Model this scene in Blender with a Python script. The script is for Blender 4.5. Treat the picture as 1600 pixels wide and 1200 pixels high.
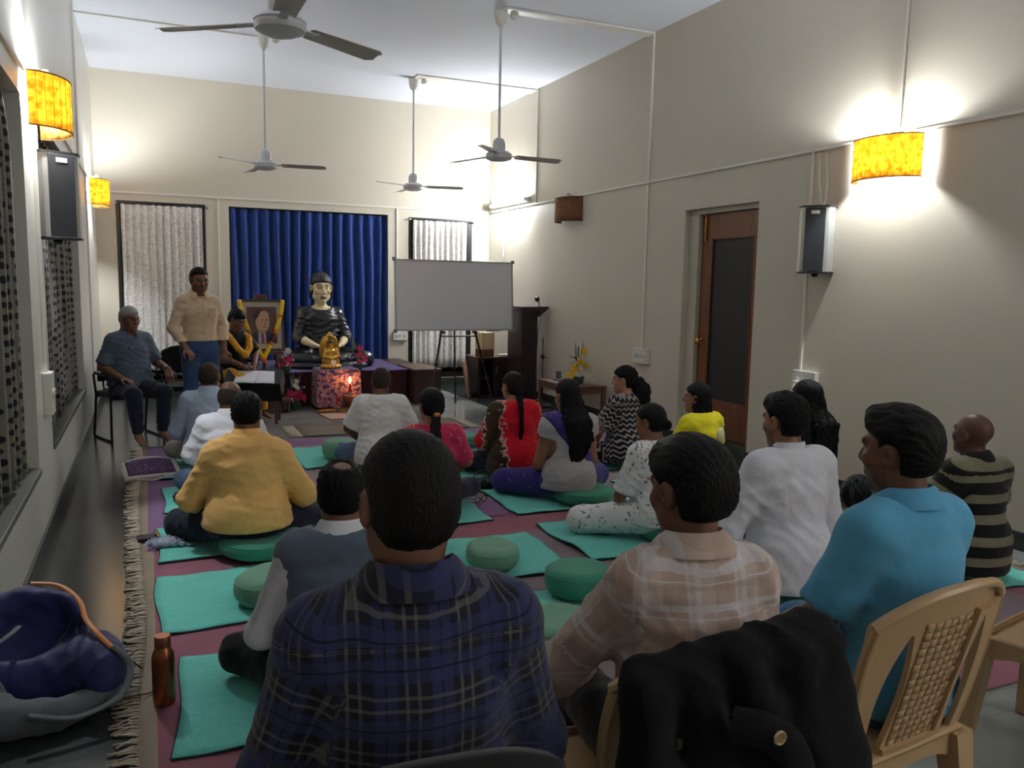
import bpy, bmesh, math, random
import numpy as np
from mathutils import Vector, Matrix, Euler
random.seed(7)
PI = math.pi
for _o in list(bpy.data.objects):
    bpy.data.objects.remove(_o, do_unlink=True)
SC = bpy.context.scene
COL = SC.collection

# ------------------------------------------------------------------ camera
cam_d = bpy.data.cameras.new('camera')
cam = bpy.data.objects.new('camera', cam_d); COL.objects.link(cam)
YAW, PITCH, ROLL, FPX, CAM_H = 0.420389, 0.121967, -0.0189235, 1269.28, 1.5
_fw = Vector((math.sin(YAW)*math.cos(PITCH), math.cos(YAW)*math.cos(PITCH), -math.sin(PITCH)))
_r = Vector((math.cos(YAW), -math.sin(YAW), 0)); _d = _fw.cross(_r)
_r2 = math.cos(ROLL)*_r + math.sin(ROLL)*_d; _d2 = -math.sin(ROLL)*_r + math.cos(ROLL)*_d
_m = Matrix((( _r2.x, -_d2.x, -_fw.x, 0), (_r2.y, -_d2.y, -_fw.y, 0), (_r2.z, -_d2.z, -_fw.z, CAM_H), (0, 0, 0, 1)))
cam.matrix_world = _m
cam_d.sensor_width = 36; cam_d.lens = FPX/1600*36; cam_d.clip_start = .05
SC.camera = cam

# ------------------------------------------------------------------ world (night), exposure
w = bpy.data.worlds.new('night'); SC.world = w; w.use_nodes = True
w.node_tree.nodes['Background'].inputs[0].default_value = (.012, .016, .026, 1)
w.node_tree.nodes['Background'].inputs[1].default_value = .3
SC.view_settings.view_transform = 'Standard'; SC.view_settings.look = 'None'
SC.view_settings.gamma = 1; SC.view_settings.use_curve_mapping = False
SC.view_settings.exposure = 1.25
SC.cycles.use_denoising = True
SC.cycles.max_bounces = 8; SC.cycles.diffuse_bounces = 4; SC.cycles.caustics_reflective = False; SC.cycles.caustics_refractive = False
SC.cycles.sample_clamp_indirect = 3.0
LAMP_E = 760.0       # strength of the bulbs behind the paper shades
TUBE_E = 200.0       # strength of the fluorescent tube

# room (metres; the camera stands at x = y = 0)
XL, XR, YB, YF, ZC = -0.565, 4.66, 11.37, -2.6, 4.0

# ------------------------------------------------------------------ materials
MATS = {}
def srgb(r, g, b):
    f = lambda c: c/12.92 if c <= .04045 else ((c+.055)/1.055)**2.4
    return (f(r/255), f(g/255), f(b/255), 1)
def newmat(name):
    m = bpy.data.materials.new(name); m.use_nodes = True
    nt = m.node_tree; b = nt.nodes['Principled BSDF']
    MATS[name] = m
    return m, nt, b
def N(nt, t, **kw):
    n = nt.nodes.new(t)
    for k, v in kw.items(): setattr(n, k, v)
    return n
def noise_col(nt, b, base, amount=.12, scale=8, detail=3, vec=None, dark=None):
    """base colour broken up by noise"""
    no = N(nt, 'ShaderNodeTexNoise'); no.inputs['Scale'].default_value = scale; no.inputs['Detail'].default_value = detail
    if vec is None:
        tc = N(nt, 'ShaderNodeTexCoord'); vec = tc.outputs['Object']
    nt.links.new(vec, no.inputs['Vector'])
    mx = N(nt, 'ShaderNodeMix', data_type='RGBA')
    d = dark or tuple(c*(1-amount) for c in base[:3])+(1,)
    l = tuple(min(1, c*(1+amount)) for c in base[:3])+(1,)
    mx.inputs[6].default_value = d; mx.inputs[7].default_value = l
    nt.links.new(no.outputs['Fac'], mx.inputs[0]); nt.links.new(mx.outputs[2], b.inputs['Base Color'])
    return no, mx
def bump(nt, b, src, strength=.2, dist=.01):
    bp = N(nt, 'ShaderNodeBump'); bp.inputs['Strength'].default_value = strength; bp.inputs['Distance'].default_value = dist
    nt.links.new(src, bp.inputs['Height']); nt.links.new(bp.outputs['Normal'], b.inputs['Normal'])
    return bp
def plain(name, col, rough=.5, metal=0, amount=.06, scale=12, bmp=0, spec=None, sheen=0, dist=.004):
    if name in MATS: return MATS[name]
    m, nt, b = newmat(name)
    no, _ = noise_col(nt, b, col, amount, scale)
    b.inputs['Roughness'].default_value = rough; b.inputs['Metallic'].default_value = metal
    if spec is not None: b.inputs['Specular IOR Level'].default_value = spec
    if bmp: bump(nt, b, no.outputs['Fac'], bmp, dist)
    if sheen: b.inputs['Sheen Weight'].default_value = sheen
    return m
def emit(name, col, strength):
    m, nt, b = newmat(name)
    b.inputs['Base Color'].default_value = col
    b.inputs['Emission Color'].default_value = col; b.inputs['Emission Strength'].default_value = strength
    return m
def cloth(name, col, amount=.1, scale=6, rough=.85, wr=.35, weave=900, wdist=.012, sheen=.15):
    """fabric: soft creases from stretched noise plus a fine weave"""
    if name in MATS: return MATS[name]
    m, nt, b = newmat(name)
    cloth_nodes(nt, b, col, amount, scale, rough, wr, wdist, sheen)
    return m
def cloth_nodes(nt, b, col=None, amount=.1, scale=6, rough=.85, wr=.35, wdist=.012, sheen=.15):
    tc = N(nt, 'ShaderNodeTexCoord')
    if col is not None: noise_col(nt, b, col, amount, scale, vec=tc.outputs['Object'])
    n1 = N(nt, 'ShaderNodeTexNoise'); n1.inputs['Scale'].default_value = 9; n1.inputs['Detail'].default_value = 4
    n1.inputs['Distortion'].default_value = 1.2
    mp = N(nt, 'ShaderNodeMapping'); mp.inputs['Scale'].default_value = (1.5, 1.5, .8)
    nt.links.new(tc.outputs['Object'], mp.inputs['Vector']); nt.links.new(mp.outputs[0], n1.inputs['Vector'])
    bump(nt, b, n1.outputs['Fac'], wr, wdist)
    b.inputs['Roughness'].default_value = rough; b.inputs['Specular IOR Level'].default_value = .2
    b.inputs['Sheen Weight'].default_value = sheen; b.inputs['Sheen Roughness'].default_value = .5
def ramp(nt, src, stops, interp='LINEAR'):
    r = N(nt, 'ShaderNodeValToRGB'); r.color_ramp.interpolation = interp
    e = r.color_ramp.elements
    e[0].position, e[0].color = stops[0]; e[1].position, e[1].color = stops[-1]
    for p, c in stops[1:-1]:
        x = e.new(p); x.color = c
    if src is not None: nt.links.new(src, r.inputs[0])
    return r
def math_n(nt, op, a, b=None, c=None):
    n = N(nt, 'ShaderNodeMath', operation=op)
    for i, v in enumerate((a, b, c)):
        if v is None: continue
        if isinstance(v, (int, float)): n.inputs[i].default_value = v
        else: nt.links.new(v, n.inputs[i])
    return n.outputs[0]
def mixc(nt, fac, a, b, mode='MIX'):
    n = N(nt, 'ShaderNodeMix', data_type='RGBA'); n.blend_type = mode
    for i, v in ((0, fac), (6, a), (7, b)):
        if isinstance(v, (tuple, list, float, int)): n.inputs[i].default_value = v
        else: nt.links.new(v, n.inputs[i])
    return n.outputs[2]
def wood(name, c1, c2, rough=.4, scale=3, axis=(1, 1, .12), bmp=.1):
    if name in MATS: return MATS[name]
    m, nt, b = newmat(name)
    tc = N(nt, 'ShaderNodeTexCoord'); mp = N(nt, 'ShaderNodeMapping'); mp.inputs['Scale'].default_value = axis
    nt.links.new(tc.outputs['Object'], mp.inputs['Vector'])
    n1 = N(nt, 'ShaderNodeTexNoise'); n1.inputs['Scale'].default_value = scale*8; n1.inputs['Detail'].default_value = 6; n1.inputs['Distortion'].default_value = 1
    nt.links.new(mp.outputs[0], n1.inputs['Vector'])
    r = ramp(nt, n1.outputs['Fac'], [(.3, c1), (.7, c2)]); nt.links.new(r.outputs[0], b.inputs['Base Color'])
    b.inputs['Roughness'].default_value = rough; bump(nt, b, n1.outputs['Fac'], bmp, .002)
    return m

# ------------------------------------------------------------------ mesh helpers
def link(o, parent=None):
    COL.objects.link(o)
    if parent is not None: o.parent = parent
    return o
def tag(o, label, cat, group=None, kind=None):
    if label: o['label'] = label
    if cat: o['category'] = cat
    if group: o['group'] = group
    if kind: o['kind'] = kind
    return o
def empty(name, loc=(0, 0, 0), rz=0, label=None, cat=None, group=None):
    o = bpy.data.objects.new(name, None); COL.objects.link(o)
    o.location = loc; o.rotation_euler = (0, 0, rz); o.empty_display_size = .1
    return tag(o, label, cat, group)
def meshobj(name, verts, faces, mat=None, parent=None, smooth=True, mats=None, fmat=None):
    me = bpy.data.meshes.new(name)
    me.from_pydata([tuple(v) for v in verts], [], [tuple(f) for f in faces]); me.update()
    for m in (mats or ([mat] if mat else [])): me.materials.append(m)
    if fmat is not None: me.polygons.foreach_set('material_index', list(fmat))
    if smooth: me.polygons.foreach_set('use_smooth', [True]*len(me.polygons))
    return link(bpy.data.objects.new(name, me), parent)
class MB:
    """collects shapes of ONE thing or part; build() links them as one mesh object"""
    def __init__(s): s.v = []; s.f = []; s.T = Matrix()
    def add(s, vs, fs):
        n = len(s.v); s.v += [tuple(s.T @ Vector(v)) for v in vs]; s.f += [tuple(i+n for i in f) for f in fs]; return s
    def box(s, x0, x1, y0, y1, z0, z1, bev=.0):
        bm = bmesh.new(); bmesh.ops.create_cube(bm, size=1)
        for v in bm.verts:
            v.co = ((x0+x1)/2+v.co.x*(x1-x0), (y0+y1)/2+v.co.y*(y1-y0), (z0+z1)/2+v.co.z*(z1-z0))
        if bev > 0: bmesh.ops.bevel(bm, geom=bm.edges[:], offset=min(bev, .49*min(x1-x0, y1-y0, z1-z0)), segments=2, affect='EDGES', profile=.6)
        bm.verts.index_update()
        r = s.add([v.co for v in bm.verts], [[v.index for v in f.verts] for f in bm.faces]); bm.free(); return r
    def tube(s, pts, r, n=10, cap=True, flat=None):
        """tube along a polyline; r a number or one per point; flat=(vector, ratio) squashes the section along a vector"""
        pts = [Vector(p) for p in pts]; m = len(pts)
        rs = [r]*m if isinstance(r, (int, float)) else list(r)
        vs = []; fs = []; up = None
        for i, p in enumerate(pts):
            t = (pts[min(i+1, m-1)]-pts[max(i-1, 0)])
            t = t.normalized() if t.length > 1e-9 else Vector((0, 0, 1))
            if up is None:
                up = Vector((0, 0, 1)) if abs(t.z) < .9 else Vector((1, 0, 0))
            a = (up - t*up.dot(t)).normalized(); b = t.cross(a); up = a
            for k in range(n):
                an = 2*PI*k/n; o = (a*math.cos(an)+b*math.sin(an))*rs[i]
                if flat: fv = Vector(flat[0]).normalized(); o -= fv*o.dot(fv)*(1-flat[1])
                vs.append(p+o)
        for i in range(m-1):
            for k in range(n):
                fs.append((i*n+k, i*n+(k+1) % n, (i+1)*n+(k+1) % n, (i+1)*n+k))
        if cap: fs += [tuple(range(n))[::-1], tuple((m-1)*n+k for k in range(n))]
        return s.add(vs, fs)
    def lathe(s, prof, n=24, c=(0, 0, 0), axis='z', a0=0, a1=2*PI, sx=1, sy=1):
        """prof: (radius, height) pairs turned about an axis through c"""
        full = abs(a1-a0-2*PI) < 1e-6; m = n if full else n+1; vs = []; fs = []
        for r, h in prof:
            for k in range(m):
                a = a0+(a1-a0)*k/n
                p = (r*math.cos(a)*sx, r*math.sin(a)*sy, h)
                if axis == 'x': p = (p[2], p[0], p[1])
                elif axis == 'y': p = (p[0], p[2], p[1])
                vs.append((c[0]+p[0], c[1]+p[1], c[2]+p[2]))
        for i in range(len(prof)-1):
            for k in range(n):
                k2 = (k+1) % m
                fs.append((i*m+k, i*m+k2, (i+1)*m+k2, (i+1)*m+k))
        if full:
            if prof[0][0] > 1e-6: fs.append(tuple(range(m))[::-1])
            if prof[-1][0] > 1e-6: fs.append(tuple((len(prof)-1)*m+k for k in range(m)))
        return s.add(vs, fs)
    def prism(s, poly, h, M=None):
        """polygon in local xy extruded by h along local z, placed with matrix M"""
        n = len(poly); M = M or Matrix()
        vs = [M @ Vector((p[0], p[1], 0)) for p in poly]+[M @ Vector((p[0], p[1], h)) for p in poly]
        fs = [tuple(range(n))[::-1], tuple(range(n, 2*n))]+[(i, (i+1) % n, n+(i+1) % n, n+i) for i in range(n)]
        return s.add(vs, fs)
    def sphere(s, c, r, nu=14, nv=9):
        rx, ry, rz = (r, r, r) if isinstance(r, (int, float)) else r
        prof = [(math.sin(PI*i/nv), -math.cos(PI*i/nv)) for i in range(nv+1)]
        vs = []; fs = []
        for a, h in prof:
            for k in range(nu):
                an = 2*PI*k/nu; vs.append((c[0]+rx*a*math.cos(an), c[1]+ry*a*math.sin(an), c[2]+rz*h))
        for i in range(nv):
            for k in range(nu): fs.append((i*nu+k, i*nu+(k+1) % nu, (i+1)*nu+(k+1) % nu, (i+1)*nu+k))
        return s.add(vs, fs)
    def sheet(s, fn, nu, nv, thick=0, closed=False):
        """grid of points fn(u,v), u,v in 0..1; thick gives it a back along its normals"""
        P = [[Vector(fn(i/nu, j/nv)) for i in range(nu+1)] for j in range(nv+1)]
        vs = [p for row in P for p in row]; W = nu+1
        fs = [(j*W+i, j*W+i+1, (j+1)*W+i+1, (j+1)*W+i) for j in range(nv) for i in range(nu)]
        if thick:
            n0 = len(vs); back = []
            for j in range(nv+1):
                for i in range(nu+1):
                    du = P[j][min(i+1, nu)]-P[j][max(i-1, 0)]; dv = P[min(j+1, nv)][i]-P[max(j-1, 0)][i]
                    n = du.cross(dv)
                    back.append(P[j][i]-(n.normalized() if n.length > 1e-12 else Vector((0, 0, 1)))*thick)
            vs = vs+back; fs = fs+[tuple(k+n0 for k in f[::-1]) for f in fs]
            rim = [(0, i) for i in range(nu)]+[(j, nu) for j in range(nv)]+[(nv, i) for i in range(nu, 0, -1)]+[(j, 0) for j in range(nv, 0, -1)]
            ids = [j*W+i for j, i in rim]
            for a, b in zip(ids, ids[1:]+ids[:1]): fs.append((b, a, a+n0, b+n0))
        return s.add(vs, fs)
    def build(s, name, mat, parent=None, smooth=True, ang=40):
        o = meshobj(name, s.v, s.f, mat, parent, smooth)
        if smooth and ang: sharp(o, ang)
        return o
def sharp(o, ang):
    me = o.data; bm = bmesh.new(); bm.from_mesh(me)
    bmesh.ops.recalc_face_normals(bm, faces=bm.faces[:])
    lim = math.radians(ang)
    for e in bm.edges:
        if len(e.link_faces) == 2 and e.calc_face_angle(0) > lim: e.smooth = False
    bm.to_mesh(me); bm.free()
def copy_tree(o, parent=None, loc=None, rz=None, label=None):
    c = o.copy(); COL.objects.link(c)
    if parent is not None: c.parent = parent
    if loc is not None: c.location = loc
    if rz is not None: c.rotation_euler = (0, 0, rz)
    if label: c['label'] = label
    for ch in o.children: copy_tree(ch, c)
    return c
def vnoise(p, seed=0):
    """cheap smooth noise of an (n,3) array, about -1..1"""
    rng = np.random.RandomState(seed); out = 0
    for i in range(4):
        k = rng.normal(size=3); k2 = rng.normal(size=3)
        out = out+np.sin(p @ k*1.0+rng.rand()*6+1.3*np.sin(p @ k2*.7+rng.rand()*6))
    return out/3
# ================================================================== the room
def wall_mat(name, col, rough=.42):
    m, nt, b = newmat(name)
    tc = N(nt, 'ShaderNodeTexCoord')
    noise_col(nt, b, col, .035, 1.3, 4, vec=tc.outputs['Object'])
    n2 = N(nt, 'ShaderNodeTexNoise'); n2.inputs['Scale'].default_value = 55; n2.inputs['Detail'].default_value = 4
    nt.links.new(tc.outputs['Object'], n2.inputs['Vector']); bump(nt, b, n2.outputs['Fac'], .06, .004)
    b.inputs['Roughness'].default_value = rough; b.inputs['Specular IOR Level'].default_value = .4
    return m
M_wall = wall_mat('wall_paint', srgb(212, 204, 187))
M_wall_l = wall_mat('wall_paint_left', srgb(220, 216, 206), .3)
M_ceil = wall_mat('ceiling_paint', srgb(226, 229, 238), .7)
def floor_mat(name, c1, c2, rough, tile, joint):
    m, nt, b = newmat(name)
    tc = N(nt, 'ShaderNodeTexCoord'); no = N(nt, 'ShaderNodeTexNoise'); no.inputs['Scale'].default_value = 2.2; no.inputs['Detail'].default_value = 8
    nt.links.new(tc.outputs['Object'], no.inputs['Vector'])
    r = ramp(nt, no.outputs['Fac'], [(.3, c1), (.7, c2)])
    br = N(nt, 'ShaderNodeTexBrick'); br.offset = 0; br.inputs['Scale'].default_value = 1
    br.inputs['Brick Width'].default_value = tile; br.inputs['Row Height'].default_value = tile; br.inputs['Mortar Size'].default_value = .0025
    br.inputs['Color1'].default_value = (1, 1, 1, 1); br.inputs['Color2'].default_value = (.93, .93, .93, 1); br.inputs['Mortar'].default_value = joint
    nt.links.new(tc.outputs['Object'], br.inputs['Vector'])
    nt.links.new(mixc(nt, 1.0, r.outputs[0], br.outputs['Color'], 'MULTIPLY'), b.inputs['Base Color'])
    b.inputs['Roughness'].default_value = rough; b.inputs['Specular IOR Level'].default_value = .38
    n2 = N(nt, 'ShaderNodeTexNoise'); n2.inputs['Scale'].default_value = 1.5; nt.links.new(tc.outputs['Object'], n2.inputs['Vector'])
    bump(nt, b, n2.outputs['Fac'], .05, .02)
    return m
M_floor = floor_mat('floor_stone', srgb(134, 137, 134), srgb(154, 157, 152), .12, .6, (.75, .75, .75, 1))
M_floor_d = floor_mat('floor_dark_granite', srgb(40, 43, 44), srgb(56, 59, 59), .2, .9, (1.7, 1.7, 1.7, 1))
M_skirt = plain('green_granite', srgb(52, 60, 54), .25, 0, .25, 30)
M_pvc = plain('white_pvc', srgb(234, 230, 220), .45)
M_frame_dk = plain('black_window_frame', srgb(30, 27, 25), .4)
M_black = plain('black_plastic', srgb(20, 20, 22), .45)
M_white_pl = plain('white_plastic', srgb(226, 224, 216), .4)

def struct(o, label=None):
    o['kind'] = 'structure'
    if label: o['label'] = label
    return o
def wall_holes(name, us, vs_, holes, place, thick_vec, mat):
    """flat wall with rectangular openings and reveals, one connected mesh. place(u,v) -> point on its face"""
    U = sorted(set(list(us)+[h[0] for h in holes]+[h[1] for h in holes])); Vv = sorted(set(list(vs_)+[h[2] for h in holes]+[h[3] for h in holes]))
    t = Vector(thick_vec); idx = {}; vs = []; fs = []
    def vid(i, j, k):
        if (i, j, k) not in idx:
            idx[i, j, k] = len(vs); vs.append(Vector(place(U[i], Vv[j]))+t*k)
        return idx[i, j, k]
    def solid(i, j):
        if i < 0 or j < 0 or i >= len(U)-1 or j >= len(Vv)-1: return False
        u, v = (U[i]+U[i+1])/2, (Vv[j]+Vv[j+1])/2
        return not any(h[0] < u < h[1] and h[2] < v < h[3] for h in holes)
    for i in range(len(U)-1):
        for j in range(len(Vv)-1):
            if not solid(i, j): continue
            fs.append((vid(i, j, 0), vid(i+1, j, 0), vid(i+1, j+1, 0), vid(i, j+1, 0)))
            fs.append((vid(i, j, 1), vid(i, j+1, 1), vid(i+1, j+1, 1), vid(i+1, j, 1)))
            for di, dj, a, b in ((-1, 0, (i, j), (i, j+1)), (1, 0, (i+1, j+1), (i+1, j)), (0, -1, (i+1, j), (i, j)), (0, 1, (i, j+1), (i+1, j+1))):
                if not solid(i+di, j+dj): fs.append((vid(*a, 0), vid(*b, 0), vid(*b, 1), vid(*a, 1)))
    o = meshobj(name, vs, fs, mat, None, False)
    bm = bmesh.new(); bm.from_mesh(o.data); bmesh.ops.recalc_face_normals(bm, faces=bm.faces[:]); bm.to_mesh(o.data); bm.free()
    return struct(o)
# floor: light stone with a dark granite border along the walls
BR, BL, BB = 3.77, .30, 10.95
m = MB(); m.box(XL-.4, XR+.4, YF-.2, YB+.4, -.12, -.004); struct(m.build('floor', M_floor, None, False))
m = MB(); m.prism([(XL, YF), (BL, YF), (BL, BB), (BR, BB), (BR, 3.2), (XR, 3.2), (XR, YB), (XL, YB)], .006, Matrix.Translation((0, 0, -.006)))
struct(m.build('floor_border', M_floor_d, None, False))
m = MB(); m.box(XL-.4, XR+.4, YF-.2, YB+.4, ZC, ZC+.15); struct(m.build('ceiling', M_ceil, None, False))
WIN_L = [(2.2, 4.93, .47, 2.42), (5.62, 8.35, .47, 2.42)]
wall_holes('wall_left', (YF, YB), (0, ZC), WIN_L, lambda u, v: (XL, u, v), (-.28, 0, 0), M_wall_l)
DOOR = (5.46, 6.48, .0, 2.225)
wall_holes('wall_right', (YF, YB), (0, ZC), [DOOR], lambda u, v: (XR, u, v), (.22, 0, 0), M_wall)
WIN_B = [(-.34, .70, .12, 2.445), (.99, 3.12, .30, 2.44), (3.42, 4.39, .12, 2.425)]
wall_holes('wall_back', (XL-.28, XR+.22), (0, ZC), WIN_B, lambda u, v: (u, YB, v), (0, .22, 0), M_wall)
m = MB(); m.box(XL-.28, XR+.22, YF-.2, YF, 0, ZC); struct(m.build('wall_front', M_wall, None, False))
# night behind the openings: outer window panes
M_pane = plain('dark_window_glass', srgb(14, 16, 20), .08)
for i, (a, b, c, d) in enumerate(WIN_L):
    m = MB(); m.box(XL-.275, XL-.262, a, b, c, d); p = m.build('window_%d' % (i+1), M_pane, None, False); struct(p)
    mm = MB()
    for y in (a+.03, (a+b)/2, b-.03): mm.box(XL-.26, XL-.225, y-.03, y+.03, c, d)
    mm.box(XL-.26, XL-.225, a, b, d-.06, d); mm.box(XL-.26, XL-.225, a, b, c, c+.06); mm.build('window_frame', M_frame_dk, p, False)
    mm = MB(); mm.box(XL-.27, XL+.012, a-.0, b+.0, c-.03, c+.004, .004); mm.build('window_sill', plain('grey_stone_sill', srgb(96, 98, 92), .3, 0, .2, 20), p, False)
for i, (a, b, c, d) in enumerate(WIN_B):
    m = MB(); m.box(a, b, YB+.20, YB+.212, c, d); p = m.build('window_%d' % (i+3), M_pane, None, False); struct(p)
    if i != 1:
        mm = MB(); w_ = .045
        mm.box(a, a+w_, YB-.004, YB+.05, c, d, .004); mm.box(b-w_*1.6, b, YB-.004, YB+.05, c, d, .004); mm.box(a, b, YB-.005, YB+.05, d-w_*.8, d, .004); mm.box(a, b, YB-.005, YB+.05, c, c+w_*1.6, .004)
        mm.build('window_frame', M_frame_dk, p, False)
# skirting of green granite
def skirt(name, a, b, c, d, h=.105):
    m = MB(); m.box(a, b, c, d, 0, h, .004); return struct(m.build(name, M_skirt, None, False))
skirt('baseboard_left', XL, XL+.014, YF, YB-.014); skirt('baseboard_right', XR-.014, XR, YF, DOOR[0]); skirt('baseboard_right_far', XR-.014, XR, DOOR[1], YB-.014)
skirt('baseboard_back', XL, XR, YB-.014, YB)
# the door in its recess
m = MB(); m.box(XR+.0, XR+.2, DOOR[0], DOOR[1], 0, .135, .006); struct(m.build('trim_door_threshold', M_skirt, None, False))
M_door = wood('door_teak', srgb(98, 55, 30), srgb(126, 74, 42), .35, 3, (1, 1, .12))
M_door_d = wood('door_frame_teak', srgb(84, 48, 30), srgb(104, 62, 38), .4, 3, (1, 1, .12))
dr = empty('door_1', (XR+.10, 5.9, .135)); dr['kind'] = 'structure'; dr['label'] = 'teak door with a tall black panel and brass knob'
dy0, dy1, dh = DOOR[0]+.005-5.9, 6.335-5.9, 2.175-.135
st = .155
m = MB(); m.box(0, .045, dy0, dy0+st, 0, dh, .004); m.build('stile', M_door, dr, False)
m = MB(); m.box(0, .045, dy1-st*.95, dy1, 0, dh, .004); m.build('stile', M_door, dr, False)
m = MB(); m.box(0, .045, dy0+st, dy1-st*.95, dh-.22, dh, .004); m.build('rail', M_door, dr, False)
m = MB(); m.box(0, .045, dy0+st, dy1-st*.95, 0, .33, .004); m.build('rail', M_door, dr, False)
m = MB(); m.box(.014, .03, dy0+st-.01, dy1-st*.95+.01, .32, dh-.21); m.build('panel', plain('black_panel', srgb(28, 30, 33), .55), dr, False)
m = MB()
for a, b, c, d in ((dy0+st, dy1-st*.95, .33, .342), (dy0+st, dy1-st*.95, dh-.232, dh-.22), (dy0+st, dy0+st+.012, .33, dh-.22), (dy1-st*.95-.012, dy1-st*.95, .33, dh-.22)): m.box(-.004, .02, a, b, c, d, .003)
m.build('beading', M_door_d, dr, False)
m = MB(); m.lathe([(.0, -.075), (.022, -.07), (.031, -.055), (.028, -.04), (.012, -.03), (.011, -.012), (.03, -.008), (.032, 0)], 16, (0, dy1-.055, .87), 'x')
m.build('knob', plain('brass', srgb(190, 150, 90), .25, 1), dr)
m = MB(); m.box(-.012, 0, dy1-.075, dy1-.05, dh-.25, dh-.02, .003); m.tube([(-.02, dy1-.062, dh-.23), (-.02, dy1-.062, dh+.03)], .006, 8); m.tube([(-.02, dy1-.062, dh-.17), (-.04, dy1-.062, dh-.17)], .005, 8)
m.build('tower_bolt', MATS['brass'], dr)
m = MB(); m.box(XR+.06, XR+.16, 6.345, DOOR[1], .135, 2.225, .004); m.box(XR+.06, XR+.16, DOOR[0], 6.345, 2.18, 2.225, .004)
struct(m.build('trim_door_frame', plain('painted_door_frame', srgb(198, 190, 172), .5), None, False))
# surface-run cable casing on the walls and ceiling
def casing(n, pts, r=.011):
    m = MB()
    for a, b in zip(pts, pts[1:]):
        lo = [min(a[i], b[i])-r for i in range(3)]; hi = [max(a[i], b[i])+r for i in range(3)]
        for i, (w0, w1) in enumerate(((XL, XR), (-99, YB), (-99, ZC))): lo[i] = max(lo[i], w0); hi[i] = min(hi[i], w1)
        m.box(lo[0], hi[0], lo[1], hi[1], lo[2], hi[2], .003)
    return struct(m.build('trim_%d' % n, M_pvc, None, False))
e = .006
casing(1, [(XR-e, YF+.1, 2.55), (XR-e, YB-.02, 2.55)])
casing(2, [(XL+.02, YB-e, 2.545), (XR-.02, YB-e, 2.545)])
casing(3, [(XL+e, YF+.1, 2.55), (XL+e, YB-.02, 2.55)])
casing(4, [(XR-e, 7.12, .87), (XR-e, 7.12, ZC-.01)])
casing(5, [(XR-e, 9.75, 2.55), (XR-e, 9.75, ZC-.01)])
casing(6, [(XR-e, 4.87, .88), (XR-e, 4.87, 2.55)])
casing(7, [(XR-e, 4.10, 2.6), (XR-e, 4.10, ZC-.01)], .007)
casing(8, [(XL+e, 8.75, 2.55), (XL+e, 8.75, ZC-.01)])
casing(9, [(3.25, YB-e, .80), (3.25, YB-e, 2.545)])
casing(10, [(3.06, 7.22, ZC-e), (XR-.01, 7.12, ZC-e)], .010)
casing(11, [(3.07, 10.0, ZC-e), (XR-.01, 9.80, ZC-e)], .010)
casing(12, [(1.17, 9.1, ZC-e), (XL+.01, 9.1, ZC-e)], .010)
casing(13, [(XL+e, 5.32, .9), (XL+e, 5.32, 2.55)], .014)
casing(14, [(XR-.06, YB-e, .5), (XR-.06, YB-e, 2.545)], .012)
casing(15, [(XR-e, 10.8, 1.9), (XR-e, 10.8, 2.55)], .010)
casing(16, [(.86, YB-e, .5), (.86, YB-e, 2.545)], .010)
casing(17, [(XL+e, 9.6, .5), (XL+e, 9.6, 2.55)], .010)

# ------------------------------------------------------------------ curtains
def curtain_obj(name, p0, p1, z0, z1, folds, amp, mat, nrm, seed=0, parent=None, pleat=.12, nz=14, npf=9, gather=0.):
    """pleated cloth hanging between p0 and p1 (x,y); pinch pleats near the top"""
    rng = random.Random(seed); p0, p1, nrm = Vector((*p0, 0)), Vector((*p1, 0)), Vector((*nrm, 0))
    ph = [rng.uniform(-.25, .25) for _ in range(folds+2)]; am = [rng.uniform(.45, 1.35) for _ in range(folds+2)]
    def fn(u, v):
        x = u*folds; i = int(x); f = x-i
        a = am[i]*(1-f)+am[i+1]*f; p = ph[i]*(1-f)+ph[i+1]*f
        top = max(0, 1-v/pleat) if v < pleat else 0
        w_ = math.sin(2*PI*(x+p*min(1, v*2)))
        sharpw = math.copysign(abs(w_)**(.6), w_)
        dep = amp*a*(.45+.55*min(1, v/pleat))*(sharpw if v > .03 else w_)
        q = p0.lerp(p1, u+.004*math.sin(v*5+i)*min(1, v*3))+nrm*dep
        return (q.x, q.y, z1+(z0-z1)*v+.004*math.sin(x*3))
    m = MB(); m.sheet(fn, folds*npf, nz, .0025)
    return m.build(name, mat, parent, True, 0)
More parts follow.
